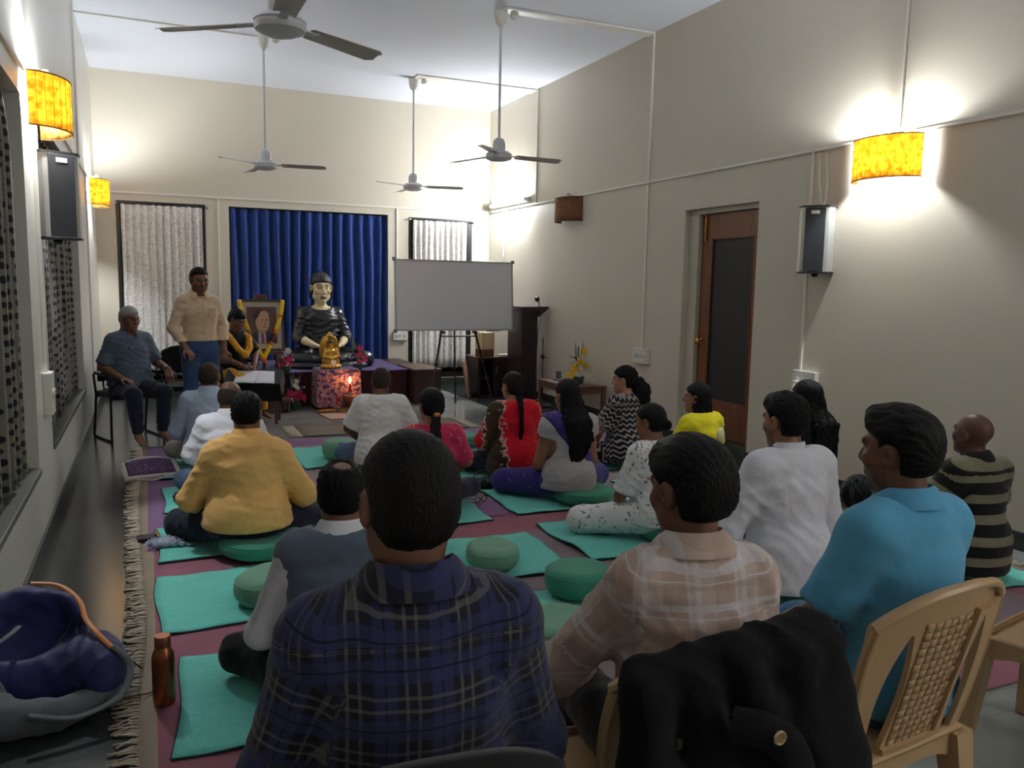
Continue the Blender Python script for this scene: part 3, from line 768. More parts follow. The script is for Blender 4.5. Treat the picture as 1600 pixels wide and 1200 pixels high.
def person(label, loc, face, kind='floor', z0=.11, s=1.0, girth=1.0, skin=(96, 62, 44), pose=None, hyaw=0, hpitch=6, hroll=0, lean=0, headscale=1.0, tf=None, lids=False,
           shirt=None, pants=None, hair=None, vox=.013, hv=.006, face_detail=True, hands=True, beard=0., group='people at the meeting'):
    """one figure. pose: overrides of joints ('name' for both sides or 'nameR', 'nameL'). Built in its own frame: x right, y forward."""
    z0 = z0+(.04 if kind == 'floor' and not tf else 0)
    J0 = POSE(kind, z0); J0.update(pose or {})
    J = {}
    for k, v in J0.items():
        v = np.array(v, float)
        if k in ('sh', 'el', 'wr', 'hd', 'hip', 'kn', 'an', 'ft'):
            J.setdefault(k+'R', v); J.setdefault(k+'L', v*np.array([-1, 1, 1]))
        else: J[k] = v
    for k in list(pose or {}):
        J[k] = np.array((pose or {})[k], float) if k[-1] in 'RL' else J.get(k)
    J = {k: v for k, v in J.items() if v is not None}
    tf = tf or (.945 if kind == 'floor' else 1)      # slumped back
    for k in ('waist', 'chest', 'ubk', 'neck', 'head', 'shR', 'shL'): J[k] = np.array([J[k][0], J[k][1], J['pelvis'][2]+(J[k][2]-J['pelvis'][2])*tf])
    if lean:     # bend the upper body forward about the pelvis
        a = math.radians(lean); c, sn = math.cos(a), math.sin(a); P = J['pelvis']
        for k in ('waist', 'chest', 'ubk', 'neck', 'head', 'shR', 'shL'):
            d = J[k]-P; J[k] = P+np.array([d[0], d[1]*c+d[2]*sn, -d[1]*sn+d[2]*c])
    extra = {k: J.pop(k) for k in list(J) if k[:2] == 'hd' or k[:2] == 'pn' or k[:4] == 'curl'}
    for k in J: J[k] = J[k]*s
    g = girth*s
    HR = rotm(hyaw, hpitch, hroll); HC = J['head']
    hs = s*headscale
    def hl(x, y, z): return HC+HR@(np.array([x, y, z])*hs)
    allp = np.array([v for v in J.values()]); J.update(extra)
    m = .16*g+.05
    lo, hi = allp.min(0)-m, allp.max(0)+m; lo[2] = max(lo[2], -.03); hi[2] = HC[2]+.17*s
    fine = [(HC-.135*s, HC+.15*s, hv)]
    vis_hands = hands is True or hands == 'fine'
    if hands == 'fine':
        for S in 'RL':
            c = J['wr'+S]+.08*s*J['hd'+S]/np.linalg.norm(J['hd'+S]); fine.append((c-.10*s, c+.10*s, .0065))
    F = Field(lo, hi, vox, fine)
    def torso(F, off=0., k=.03, grow=0.):
        F.chain([(J['pelvis'], .165*g+grow, .125*g+grow), (J['waist'], .15*g+grow*.6, .115*g+grow*.6), (J['chest'], .165*g, .118*g), (J['ubk']-np.array([0, 0, .02])*s, .145*g, .088*g), (J['neck']-np.array([0, 0, .045])*s, .06*s, .055*s)], k=k, off=off)
        F.ell(J['chest']+np.array([0, .045, .03])*s, (.13*g, .075*g, .10*g), k=.05, off=off)
        for S, sg in (('R', 1), ('L', -1)):
            F.chain([(J['neck']-np.array([0, .01, .03])*s, .044*s), (J['neck']*.55+J['sh'+S]*.45-np.array([0, 0, .012])*s, .048*s), (J['sh'+S], .054*g)], k=.045, off=off)
    def arm(F, S, part='all', off=0., off2=None, k=.025):
        u, e, w_ = J['sh'+S], J['el'+S], J['wr'+S]
        off2 = off if off2 is None else off2
        if part in ('all', 'upper'): F.chain([(u, .058*g+off), ((u+e)/2, .048*g+off), (e, .040*g+off2)], k=k)
        if part in ('all', 'lower'): F.chain([(e, .040*g+off2), (e*.6+w_*.4, .040*g+off2), (w_, .027*s+off2)], k=k)
    def leg(F, S, off=0., off2=None, k=.03, lower=True):
        h_, kn, an = J['hip'+S], J['kn'+S], J['an'+S]; off2 = off if off2 is None else off2
        F.chain([(h_, .09*g+off), (h_*.5+kn*.5, .078*g+off), (kn, .058*g+off)], k=k)
        if lower: F.chain([(kn, .057*g+off), (kn*.65+an*.35, .056*g+off), (an, .036*s+off2)], k=k)
    torso(F)
    for S in 'RL':
        arm(F, S); leg(F, S)
        an, ft = J['an'+S], J['ft'+S]
        F.chain([(an-np.array([0, 0, .01])*s, .034*s), ((an+ft)/2, .036*s, .03*s), (ft, .034*s, .018*s)], k=.02)
        d = J['hd'+S]/np.linalg.norm(J['hd'+S]); w_ = J['wr'+S]; fa = w_-J['el'+S]; fa /= np.linalg.norm(fa)
        sg = 1 if S == 'R' else -1
        nrm = np.array(J.get('pn'+S, (0, 0, -1.)))            # palm normal
        nrm = nrm-d*(nrm@d); nrm /= np.linalg.norm(nrm)+1e-9; lat = np.cross(nrm, d)*sg   # towards the thumb
        if hands:
            F.chain([(w_, .027*s, .02*s), (w_+d*.05*s, .040*s, .016*s), (w_+d*.09*s, .040*s, .013*s)], lat=lat, k=.012)
            cu = float(J.get('curl'+S, .5))
            for q, (o, L) in enumerate(((.030, .066), (.010, .076), (-.010, .070), (-.029, .056))):
                p = w_+d*.088*s+lat*o*s; dd = d+lat*o*2.5; dd /= np.linalg.norm(dd); pts = [(p, .0092*s)]
                for b in range(3):
                    dd = dd+nrm*cu*(.55+.12*q); dd /= np.linalg.norm(dd); p = p+dd*L*s*(.42, .32, .26)[b]; pts.append((p, (.0086, .0078, .0066)[b]*s))
                F.chain(pts, k=.004)
            t0 = w_+d*.025*s+lat*.028*s; t1 = t0+(d*.6+lat*.8+nrm*.25)*.038*s; t2 = t1+(d*.9+lat*.25+nrm*.4)*.032*s; t3 = t2+(d*.9+nrm*.45)*.024*s
            F.chain([(t0, .014*s), (t1, .011*s), (t2, .0095*s), (t3, .0075*s)], k=.008)
    # neck and head
    F.chain([(J['neck']-np.array([0, .0, .03])*s, .062*s), (hl(0, -.022, -.06), .054*s), (hl(0, -.02, -.01), .055*s)], k=.03)
    F.ell(hl(0, -.012, .035), np.array((.0765, .097, .086))*hs, HR, k=.02)
    F.ell(hl(0, .030, -.035), np.array((.060, .062, .084))*hs, HR, k=.03)
    for sg in (-1, 1):
        F.ell(hl(.046*sg, .012, -.062), np.array((.024, .034, .030))*hs, HR, k=.03)
        F.ell(hl(.043*sg, .062, -.020), np.array((.022, .022, .022))*hs, HR, k=.02)
    F.ell(hl(0, .068, -.098), np.array((.024, .022, .019))*hs, HR, k=.025)
    if face_detail:
        F.chain([(hl(-.036, .080, .028), .0125*hs), (hl(.036, .080, .028), .0125*hs)], k=.015)
        F.chain([(hl(0, .088, .018), .0095*hs), (hl(0, .107, -.024), .0125*hs)], k=.012)
        for sg in (-1, 1):
            F.ell(hl(.012*sg, .099, -.030), np.array((.0095, .011, .009))*hs, HR, k=.006)
            F.ell(hl(.031*sg, .100, .010), np.array((.016, .015, .008))*hs, HR, k=.008, op='s')
        F.chain([(hl(-.021, .084, -.060), .006*hs), (hl(0, .094, -.057), .0075*hs), (hl(.021, .084, -.060), .006*hs)], k=.005)
        F.chain([(hl(-.019, .084, -.070), .006*hs), (hl(0, .092, -.071), .0085*hs), (hl(.019, .084, -.070), .006*hs)], k=.005)
    for sg in (-1, 1):
        R2 = HR@np.array(Euler((math.radians(-12), 0, math.radians(-18*sg)), 'XYZ').to_matrix())
        F.ell(hl(.081*sg, -.008, -.004), np.array((.010, .021, .034))*hs, R2, k=.006)
        F.ell(hl(.090*sg, -.002, .0), np.array((.008, .011, .019))*hs, R2, k=.004, op='s')
    V, Q = F.surface(); V = relax(V, Q, 1, .35)
    # tints: brows, lips, beard shadow
    L = (V-HC)@HR/hs; tint = np.ones((len(V), 4)); n_ = lambda a, b: np.clip(a/b, 0, 1)
    headm = (V[:, 2] > J['neck'][2]+.02*s)
    if face_detail:
        bx = np.abs(L[:, 0]); brow = headm & (bx > .012) & (bx < .05) & (np.abs(L[:, 2]-(.032+.004*np.sin((bx-.012)*80))) < .0055) & (L[:, 1] > .06)
        tint[brow, :3] = .22
        lip = headm & (bx < .024) & (L[:, 1] > .075) & (L[:, 2] < -.053) & (L[:, 2] > -.077); tint[lip, :3] = (.75, .5, .5)
        if beard:
            bd = headm & (L[:, 2] < -.03) & (L[:, 1] > .0) & ~lip & ((L[:, 2] < -.045) | (bx > .04)) | (headm & (L[:, 1] > .085) & (L[:, 2] < -.038) & (L[:, 2] > -.053) & (bx < .03))
            tint[bd, :3] = 1-beard
    if lids:      # closed eyes: painted lid lines and brows
        bx = np.abs(L[:, 0]); lid = headm & (np.abs(bx-.031) < .017) & (np.abs(L[:, 2]-(.004+.25*np.abs(bx-.031))) < .0032) & (L[:, 1] > .05); tint[lid, :3] = .12
        tint[headm & (bx < .022) & (L[:, 1] > .075) & (L[:, 2] < -.056) & (L[:, 2] > -.074), :3] = (.22, .12, .12)
    body = np_mesh('person', V, Q, skin_mat('skin_%d_%d_%d' % skin, srgb(*skin)), None, {'tint': ('FLOAT_COLOR', tint)})
    body.location = loc; body.rotation_euler = (0, 0, math.radians(-face))
    tag(body, label, 'person', group)
    info = dict(J=J, g=g, s=s, hl=hl, HR=HR, HC=HC, hs=hs, body=body, torso=torso, arm=arm, leg=leg, lo=lo, hi=hi, vox=vox, hv=hv, kind=kind, z0=z0)
    if face_detail and face_detail != 'noeyes':
        for sg in (-1, 1):
            b = MB(); b.sphere((0, 0, 0), .0125*hs, 10, 8)
            fm = [1 if sum(b.v[i][1] for i in f)/len(f) > .0085*hs else 0 for f in b.f]
            e = meshobj('eye', b.v, b.f, None, body, True, [plain('eye_white', (.40, .36, .33, 1), .2), plain('eye_iris', (.012, .008, .006, 1), .15)], fm)
            M = Matrix([list(HR[i]) for i in range(3)]).to_4x4(); M.translation = Vector(hl(.031*sg, .0765, .010)); e.matrix_local = M
    if pants: trousers(info, **pants)
    if shirt: top(info, **shirt)
    if hair: do_hair(info, **hair)
    return info

def pat_coords(V, info):
    """pattern coordinates: round the trunk and along it, round each sleeve and along it"""
    J = info['J']; out = np.zeros_like(V)
    a0, a1 = J['pelvis'], J['ubk']
    ax_ = np.abs(V[:, 0]); out[:, 0] = V[:, 0]+np.sign(V[:, 0])*np.clip(V[:, 1]-J['chest'][1]+.06, 0, .2)*np.clip((ax_-.10)/.06, 0, 1); out[:, 1] = V[:, 2]-.5*np.clip(V[:, 1]-J['chest'][1], -.1, .1)*(V[:, 2] > J['ubk'][2]); out[:, 2] = 0
    best = np.full(len(V), .0)
    def segd(a, b):
        ab = b-a; t = np.clip((V-a)@ab/(ab@ab), 0, 1); q = V-a-t[:, None]*ab; return np.linalg.norm(q, axis=1), t*np.linalg.norm(ab), q
    dt, _, _ = segd(np.array([0, 0, 0])+J['pelvis'], J['ubk'])
    for S in 'RL':
        off = 0
        for a, b in ((J['sh'+S], J['el'+S]), (J['el'+S], J['wr'+S])):
            d, t, q = segd(a, b)
            m = (d < .085*info['g']+.02) & (dt > .135*info['g']) & ((t > .04) | (off > 0))
            ax = (b-a)/np.linalg.norm(b-a); e1 = np.cross(ax, (0, 1, 0)); e1 /= np.linalg.norm(e1)+1e-9; e2 = np.cross(ax, e1)
            th = np.arctan2(q@e2, q@e1)*.06
            out[m, 0] = th[m]; out[m, 1] = J['sh'+S][2]-t[m]-off; out[m, 2] = 1
            off += np.linalg.norm(b-a)
    return out

def top(info, mat=None, sleeve='short', off=.014, hem=None, grow=.02, vneck=0, nz=.0, fold=.0045, seed=1, kf=(3, 3, 6), collar=None, fr=.06, name='shirt', skirt=0., cuff=.10, open_neck=None):
    """shirt, kurta or polo: sleeve long / short / cap / none; hem = height where it ends"""
    J, g, s = info['J'], info['g'], info['s']
    lo, hi = info['lo']-.03, info['hi'].copy(); hi[2] = J['neck'][2]+.10*s
    F = Field(lo, hi, min(info['vox'], .012))
    info['torso'](F, off, .035, grow)
    if skirt:       # cloth spreading over the seat
        F.chain([(J['pelvis']+np.array([0, -.02, .02]), .17*g+skirt, .15*g+skirt), (J['pelvis']*np.array([1, 1, 0])+np.array([0, 0, info['z0']+.02 if info['kind'] == 'floor' else .47]), .19*g+skirt, .17*g+skirt)], k=.05)
    for S in 'RL':
        u, e, w_ = J['sh'+S], J['el'+S], J['wr'+S]
        if sleeve == 'long':
            info['arm'](F, S, 'all', off, off*1.1, .03)
        elif sleeve == 'rolled':
            info['arm'](F, S, 'upper', off, off*1.1, .03); q = e+(w_-e)*min(1, cuff*3+.04)
            F.chain([(e, .040*g+off*1.1), (q, .040*g+off*1.3)], k=.03)
        elif sleeve in ('short', 'half'):
            t = .72 if sleeve == 'short' else .92
            m_ = u+(e-u)*t
            F.chain([(u, .058*g+off), ((u+m_)/2, .052*g+off*1.1), (m_+(e-u)*.06, .052*g+off*1.15)], k=.03)
        elif sleeve == 'cap':
            m_ = u+(e-u)*.32; F.chain([(u, .058*g+off), (m_, .058*g+off)], k=.03)
    if fold: F.folds(fold, seed, *kf)
    for S in 'RL':
        u, e, w_ = J['sh'+S], J['el'+S], J['wr'+S]
        ax = lambda a, b: (b-a)/np.linalg.norm(b-a)
        if sleeve == 'long': p = w_-ax(e, w_)*.005; F.clip_local(p, ax(e, w_), p+ax(e, w_)*.05, .085*s)
        elif sleeve == 'rolled': p = e+(w_-e)*cuff*3; F.clip_local(p, ax(e, w_), p+ax(e, w_)*.06, .10*s)
        elif sleeve in ('short', 'half'):
            p = u+(e-u)*(.72 if sleeve == 'short' else .92); F.clip_local(p, ax(u, e), p+ax(u, e)*.07, .11*s)
        elif sleeve == 'cap':
            p = u+(e-u)*.30; F.clip_local(p, ax(u, e), p+ax(u, e)*.06, .11*s)
        elif sleeve == 'none':
            pass
    hem = (J['pelvis'][2]-.06*s) if hem is None else hem
    F.clip((0, 0, hem), (0, .0, -1))
    # neck opening: tilted cut plus a round hole
    nk = J['neck']+np.array([0, 0, .012+nz])*s
    F.clip_local(nk, (0, .35, 1), nk+np.array([0, .02, .10])*s, .125*s)
    F.chain([(J['neck']+np.array([0, .0, -.005])*s, .052*s), (J['neck']+np.array([0, .02, .2])*s, .09*s)], k=.0, op='s')
    if vneck: F.chain([(J['neck']+np.array([0, .09, -vneck])*s, .012*s), (J['neck']+np.array([0, .10, .03])*s, .07*s)], k=.01, op='s')
    V, Q = F.surface(); V = relax(V, Q, 1, .4)
    o = np_mesh(name, V, Q, mat, info['body'], {'pat': ('FLOAT_VECTOR', pat_coords(V, info))})
    if collar:
        c = collar if isinstance(collar, dict) else {}
        do_collar(info, mat=c.get('mat', mat), stand=c.get('stand', False), h=c.get('h', .042), gap=c.get('gap', 34), rr=c.get('r', 1))
    return o
def do_collar(info, mat, stand=False, h=.042, gap=34, rr=1):
    J, s = info['J'], info['s']; n = 40; vs = []; fs = []
    c = J['neck']+np.array([0, .002, .016])*s
    # section: inside foot, inside top, outer top, outer fold edge (lower), back up under
    sec = [(.062, 0), (.0605, h), (.064, h+.004), (.072, h*.92), (.090, h*.15), (.100, -.016), (.094, -.016), (.070, h*.5)] if not stand else [(.061, 0), (.0600, h*.8), (.062, h*.82), (.066, h*.8), (.068, 0), (.066, -.01)]
    a0, a1 = math.radians(-90+gap), math.radians(270-gap)
    for i in range(n+1):
        t = i/n; a = PI/2+math.radians(gap)+(2*PI-2*math.radians(gap))*t
        front = math.sin(a)      # 1 at front
        for r, z in sec:
            k = 1 if r < .07 else 1+.10*max(0, front)
            zz = z-.030*max(0, front)-.008*front
            vs.append(c+np.array([math.cos(a)*r*1.08*k*rr, math.sin(a)*r*1.0*k*rr, zz])*s)
    m = len(sec)
    for i in range(n):
        for k in range(m): fs.append((i*m+k, i*m+(k+1) % m, (i+1)*m+(k+1) % m, (i+1)*m+k))
    fs += [tuple(range(m))[::-1], tuple(n*m+k for k in range(m))]
    o = meshobj('collar', vs, fs, mat, info['body']); sharp(o, 50)
    me = o.data; at = me.attributes.new('pat', 'FLOAT_VECTOR', 'POINT')
    V = np.array([tuple(v.co) for v in me.vertices]); P = pat_coords(V, info); P[:, 0] *= .5
    at.data.foreach_set('vector', P.astype(np.float32).ravel())
    return o
def trousers(info, mat=None, off=.012, lower=True, to=1., fold=.004, seed=3, name='trousers', wide=.0, waist=None):
    J, g, s = info['J'], info['g'], info['s']
    hi = info['hi'].copy(); wz = J['waist'][2]+.02 if waist is None else waist; hi[2] = max(wz, J['knR'][2]+.1, J['knL'][2]+.1)+.05
    F = Field(info['lo']-.04, hi, info['vox'])
    F.chain([(J['waist'], .152*g+off, .118*g+off), (J['pelvis'], .168*g+off, .13*g+off)], k=.03)
    F.ell(J['pelvis']+np.array([0, -.02, .0])*s, (.165*g+off, .13*g+off, .085*g+off), k=.04)
    for S in 'RL': info['leg'](F, S, off+wide*.4, off+wide, .04)
    if fold: F.folds(fold, seed, 4, 4, 4)
    F.clip((0, 0, wz), (0, 0, 1))
    for S in 'RL':
        kn, an = J['kn'+S], J['an'+S]
        if info['kind'] == 'floor': continue
        d = (an-kn)/np.linalg.norm(an-kn); p = kn+(an-kn)*(.93*to); F.clip_local(p, d, p+d*.08, .12*s)
    if info['kind'] == 'floor': F.clip((0, 0, .016), (0, 0, -1))
    V, Q = F.surface(); V = relax(V, Q, 1, .4)
    return np_mesh(name, V, Q, mat, info['body'], {'pat': ('FLOAT_VECTOR', V)})
def do_hair(info, mat=None, style='short', thick=.012, line=.062, seed=0, nape=-.075, name='hair', amp=.004, spot=None, length=.25, quiff=0, side=.0, temple=-.01, tail=None, back=.0, freq=1, edge=.03):
    """cap of hair over the skull, cut along the hairline; style adds a bun, plait, tail or loose length"""
    hl, HR, HC, hs, J, s = (info[k] for k in ('hl', 'HR', 'HC', 'hs', 'J', 's'))
    v = info['hv']
    lo = HC-.15*hs; hi = HC+.16*hs
    ext = []
    if isinstance(tail, str):
        nk, ub, ch, wa = J['neck'], J['ubk'], J['chest'], J['waist']; gg = info['g']
        B = lambda j, y, z=0, x=0: j+np.array([x*s, -y*gg, z*s])
        tail = {'plait': [(hl(0, -.09, -.01), .034*s), (hl(0, -.10, -.07), .026*s), (B(ub, .15, .03), .021*s), (B(ch, .165), .020*s), (B(wa, .155, .05), .016*s), (B(wa, .15, -.02), .010*s)],
                'long': [(hl(0, -.055, .0), .075*s, .06*s), (hl(0, -.075, -.09), .095*s, .05*s), (B(ub, .13, .02, .02), .105*s, .042*s), (B(ch, .15, -.0, .03), .09*s, .036*s), (B(wa, .15, .03), .05*s, .025*s)],
                'shoulder': [(hl(0, -.03, .0), .085*s, .075*s), (hl(0, -.045, -.08), .092*s, .07*s), (hl(0, -.065, -.14), .088*s, .055*s), (hl(0, -.07, -.165), .075*s, .045*s)],
                'pony': [(hl(0, -.10, .01), .030*s), (hl(0, -.135, -.02), .052*s), (hl(.0, -.16, -.08), .070*s), (hl(.0, -.16, -.15), .066*s), (hl(0, -.14, -.21), .034*s), (hl(0, -.135, -.25), .015*s)],
                'slim': [(hl(0, -.09, -.02), .030*s), (hl(0, -.11, -.07), .030*s), (B(ub, .13, .03), .036*s), (B(ch, .155, .04), .034*s), (B(ch, .16, -.06), .018*s)],
                'bun': [(hl(0, -.10, -.01), .036*s), (hl(0, -.125, -.02), .034*s)],
                'ushnisha': [(hl(0, -.02, .095), .046*s), (hl(0, -.022, .114), .036*s)],
                'topknot': [(hl(0, -.07, .085), .036*s), (hl(0, -.085, .11), .034*s)]}[tail]
    if tail: ext = [np.array(p[0])*1.0 for p in tail]
    for p in ext: lo = np.minimum(lo, p-.10); hi = np.maximum(hi, p+.10)
    F = Field(lo, hi, v)
    F.ell(hl(0, -.014-back*.5, .037), np.array((.0775+thick, .097+thick+back*.5, .087+thick*1.1))*hs, HR, k=.01)
    F.ell(hl(0, -.045-back, -.015), np.array((.067+thick*.7, .052+thick*.6, .060))*hs, HR, k=.03)
    if quiff: F.chain([(hl(-.035, .062, .092), .017*hs), (hl(.0, .068+.01*quiff, .100), .017*hs), (hl(.035, .062, .092), .015*hs)], k=.03); F.chain([(hl(0, .0, .118), .018*hs), (hl(.0, .066, .104), .019*hs)], k=.03)
    # region of hair in head coordinates
    X, Y, Z = F.ax[0][:, None, None]-HC[0], F.ax[1][None, :, None]-HC[1], F.ax[2][None, None, :]-HC[2]
    lx = (X*HR[0, 0]+Y*HR[1, 0]+Z*HR[2, 0])/hs; ly = (X*HR[0, 1]+Y*HR[1, 1]+Z*HR[2, 1])/hs; lz = (X*HR[0, 2]+Y*HR[1, 2]+Z*HR[2, 2])/hs
    P = np.stack(np.broadcast_arrays(lx, ly, lz), -1)
    # strands: waves that run front to back over the skull
    ang = np.arctan2(lx, lz+.02); rr = np.sqrt(lx*lx+lz*lz)+.001
    rng = np.random.RandomState(seed)
    dis = 0
    for i in range(4):
        f = rng.uniform(16, 60)*freq; dis = dis+np.sin(ang*f+rng.rand()*6+2.2*np.sin(ly*rng.uniform(20, 60)+lz*rng.uniform(10, 40)+rng.rand()*6))*(.7**i)
    near = np.abs(F.d) < .03
    F.d = np.where(near, F.d-(amp*.5*hs*dis).astype(np.float32), F.d)
    # cut: forehead line, temples, sideburns, round the ears, nape
    front = .030+np.maximum(lz-(line-.027), 0)*2.4-.012*np.clip((np.abs(lx)-.03)/.03, 0, 1)*(lz > line-.02)
    cut_front = (ly-front)*.6
    ear = .031-np.sqrt((ly+.004)**2+((lz+.008)*.8)**2)   # hole round the ear
    ear = np.where(np.abs(lx) > .055, ear, -.05)
    side_low = np.where((ly > -.032), (temple-.022-lz), (nape-lz))
    cut = np.maximum(np.maximum(cut_front, ear), side_low)
    if spot is not None:
        (sx, sy, sz, sr) = spot
        cut = np.maximum(cut, sr-np.sqrt((lx-sx)**2+(ly-sy)**2+(lz-sz)**2))
    F.d = F.d+((thick*.85+amp*.5)*hs*np.clip(1+cut/edge, 0, 1)**2).astype(np.float32)      # thins out towards the hairline
    F.d = np.maximum(F.d, (cut*hs).astype(np.float32))
    # inner hollow is left to the head itself
    if style == 'long':
        pass
    if tail:
        pts = [(np.array(p[0]), p[1]) + ((p[2],) if len(p) > 2 else ()) for p in tail]
        F2 = Field(lo, hi, v); F2.chain(pts, lat=(1, 0, 0), k=.01)
        Xw, Yw, Zw = F.ax[0][:, None, None], F.ax[1][None, :, None], F.ax[2][None, None, :]
        wv = 0
        for i in range(3):
            wv = wv+np.sin(Xw*rng.uniform(150, 420)+Yw*rng.uniform(60, 160)+1.5*np.sin(Zw*rng.uniform(15, 50)+rng.rand()*6)+rng.rand()*6)
        if style == 'plait': wv = wv*.4+2.2*np.abs(np.sin(Zw*85))*np.sign(1)-.6
        F2.d = F2.d-(amp*.8*wv).astype(np.float32)
        kk = .012; a, e = F.d, F2.d; h = np.maximum(kk-np.abs(a-e), 0)/kk; F.d = np.minimum(a, e)-h*h*kk*.25
    V, Q = F.surface()
    return np_mesh(name, V, Q, mat, info['body'])
# ================================================================== carpets, mats, cushions
def carpet_mat(name, border, field, x0, x1, y0, y1, bw):
    m, nt, b = newmat(name); tc = N(nt, 'ShaderNodeTexCoord'); sp = N(nt, 'ShaderNodeSeparateXYZ'); nt.links.new(tc.outputs['Object'], sp.inputs[0])
    def inside(o, a, c):
        return math_n(nt, 'MULTIPLY', math_n(nt, 'GREATER_THAN', o, a), math_n(nt, 'LESS_THAN', o, c))
    ins = math_n(nt, 'MULTIPLY', inside(sp.outputs[0], x0+bw, x1-bw), inside(sp.outputs[1], y0+bw, y1-bw))
    beige = math_n(nt, 'SUBTRACT', 1, inside(sp.outputs[0], x0+.05, x1-.03))
    no = N(nt, 'ShaderNodeTexNoise'); no.inputs['Scale'].default_value = 2.5; no.inputs['Detail'].default_value = 6; nt.links.new(tc.outputs['Object'], no.inputs['Vector'])
    c = mixc(nt, ins, border, field); c = mixc(nt, beige, c, srgb(176, 160, 142))
    c = mixc(nt, .45, c, mixc(nt, no.outputs['Fac'], (.25, .25, .25, 1), (1.3, 1.3, 1.3, 1)), 'MULTIPLY')
    nt.links.new(c, b.inputs['Base Color']); b.inputs['Roughness'].default_value = .95; b.inputs['Specular IOR Level'].default_value = .1
    wv = N(nt, 'ShaderNodeTexWave'); wv.inputs['Scale'].default_value = 60; wv.bands_direction = 'Y'; wv.inputs['Distortion'].default_value = 1; nt.links.new(tc.outputs['Object'], wv.inputs['Vector'])
    bump(nt, b, wv.outputs['Fac'], .25, .003)
    return m
M_fringe = plain('cream_fringe', srgb(196, 182, 162), .95, 0, .3, 40)
def carpet(label, x0, x1, y0, y1, border, field, bw, z=.004, seed=0, group=None, fl=.075, sides=(0, 1)):
    root = empty('carpet', (0, 0, 0), 0, label, 'carpet', group)
    rng = random.Random(seed)
    m = MB(); m.sheet(lambda u, v: (x0+(x1-x0)*u+.012*math.sin(v*9+seed)*(u < .02)-.010*math.sin(v*7)*(u > .98), y0+(y1-y0)*v, z+.0015*math.sin(u*31+v*7)), 40, 30, .003)
    m.build('field', carpet_mat('carpet_%d' % seed, border, field, x0, x1, y0, y1, bw), root, True, 0)
    for sd in sides:      # knotted tassels along the short ends
        m = MB(); y = y0+.01
        while y < y1:
            d = -1 if sd == 0 else 1; xx = (x0 if sd == 0 else x1)+(.012*math.sin((y-y0)/(y1-y0)*9+seed) if sd == 0 else 0)
            L = fl*rng.uniform(.75, 1.2); dy = rng.uniform(-.022, .022)
            m.tube([(xx-d*.006, y, z+.002), (xx+d*L*.25, y+dy*.3, z+.006), (xx+d*L*.55, y+dy, z+.004), (xx+d*L, y+dy*1.8+rng.uniform(-.006, .006), z+.002)], [.0025, .004, .003, .0045], 5)
            y += rng.uniform(.010, .019)
        o = m.build('fringe', M_fringe, root, True, 0); o['kind'] = 'stuff'
    return root
carpet('large purple and grey cotton carpet towards the altar', -.10, 4.34, 4.74, 7.78, srgb(146, 114, 150), srgb(158, 140, 142), .36, .004, 1, 'cotton carpets')
carpet('large maroon and grey cotton carpet under the chairs', -.07, 4.34, 1.93, 4.74, srgb(164, 110, 124), srgb(146, 130, 136), .40, .0045, 2, 'cotton carpets')
# small ribbed mat before the altar
m_, nt_, b_ = newmat('ribbed_mat'); tc_ = N(nt_, 'ShaderNodeTexCoord'); wv_ = N(nt_, 'ShaderNodeTexWave'); wv_.bands_direction = 'Y'; wv_.inputs['Scale'].default_value = 9; wv_.inputs['Distortion'].default_value = .6
nt_.links.new(tc_.outputs['Object'], wv_.inputs['Vector']); r_ = ramp(nt_, wv_.outputs['Fac'], [(.2, srgb(84, 78, 72)), (.8, srgb(150, 138, 124))]); nt_.links.new(r_.outputs[0], b_.inputs['Base Color']); b_.inputs['Roughness'].default_value = .95
bump(nt_, b_, wv_.outputs['Fac'], .3, .004)
root = empty('carpet', (0, 0, 0), 0, 'small grey ribbed mat with fringed ends before the altar', 'carpet')
m = MB(); m.sheet(lambda u, v: (1.32+1.72*u, 7.86+.62*v, .007+.002*math.sin(u*23)), 24, 10, .005); m.build('field', m_, root, True, 0)
for x, d in ((1.32, -1), (3.04, 1)):
    m = MB(); rng = random.Random(5)
    for i in range(34): y = 7.87+.6*i/33; m.tube([(x, y, .006), (x+d*.06, y+rng.uniform(-.01, .01), .006), (x+d*.12, y+rng.uniform(-.02, .02), .003)], .004, 4)
    o = m.build('fringe', M_fringe, root, True, 0); o['kind'] = 'stuff'

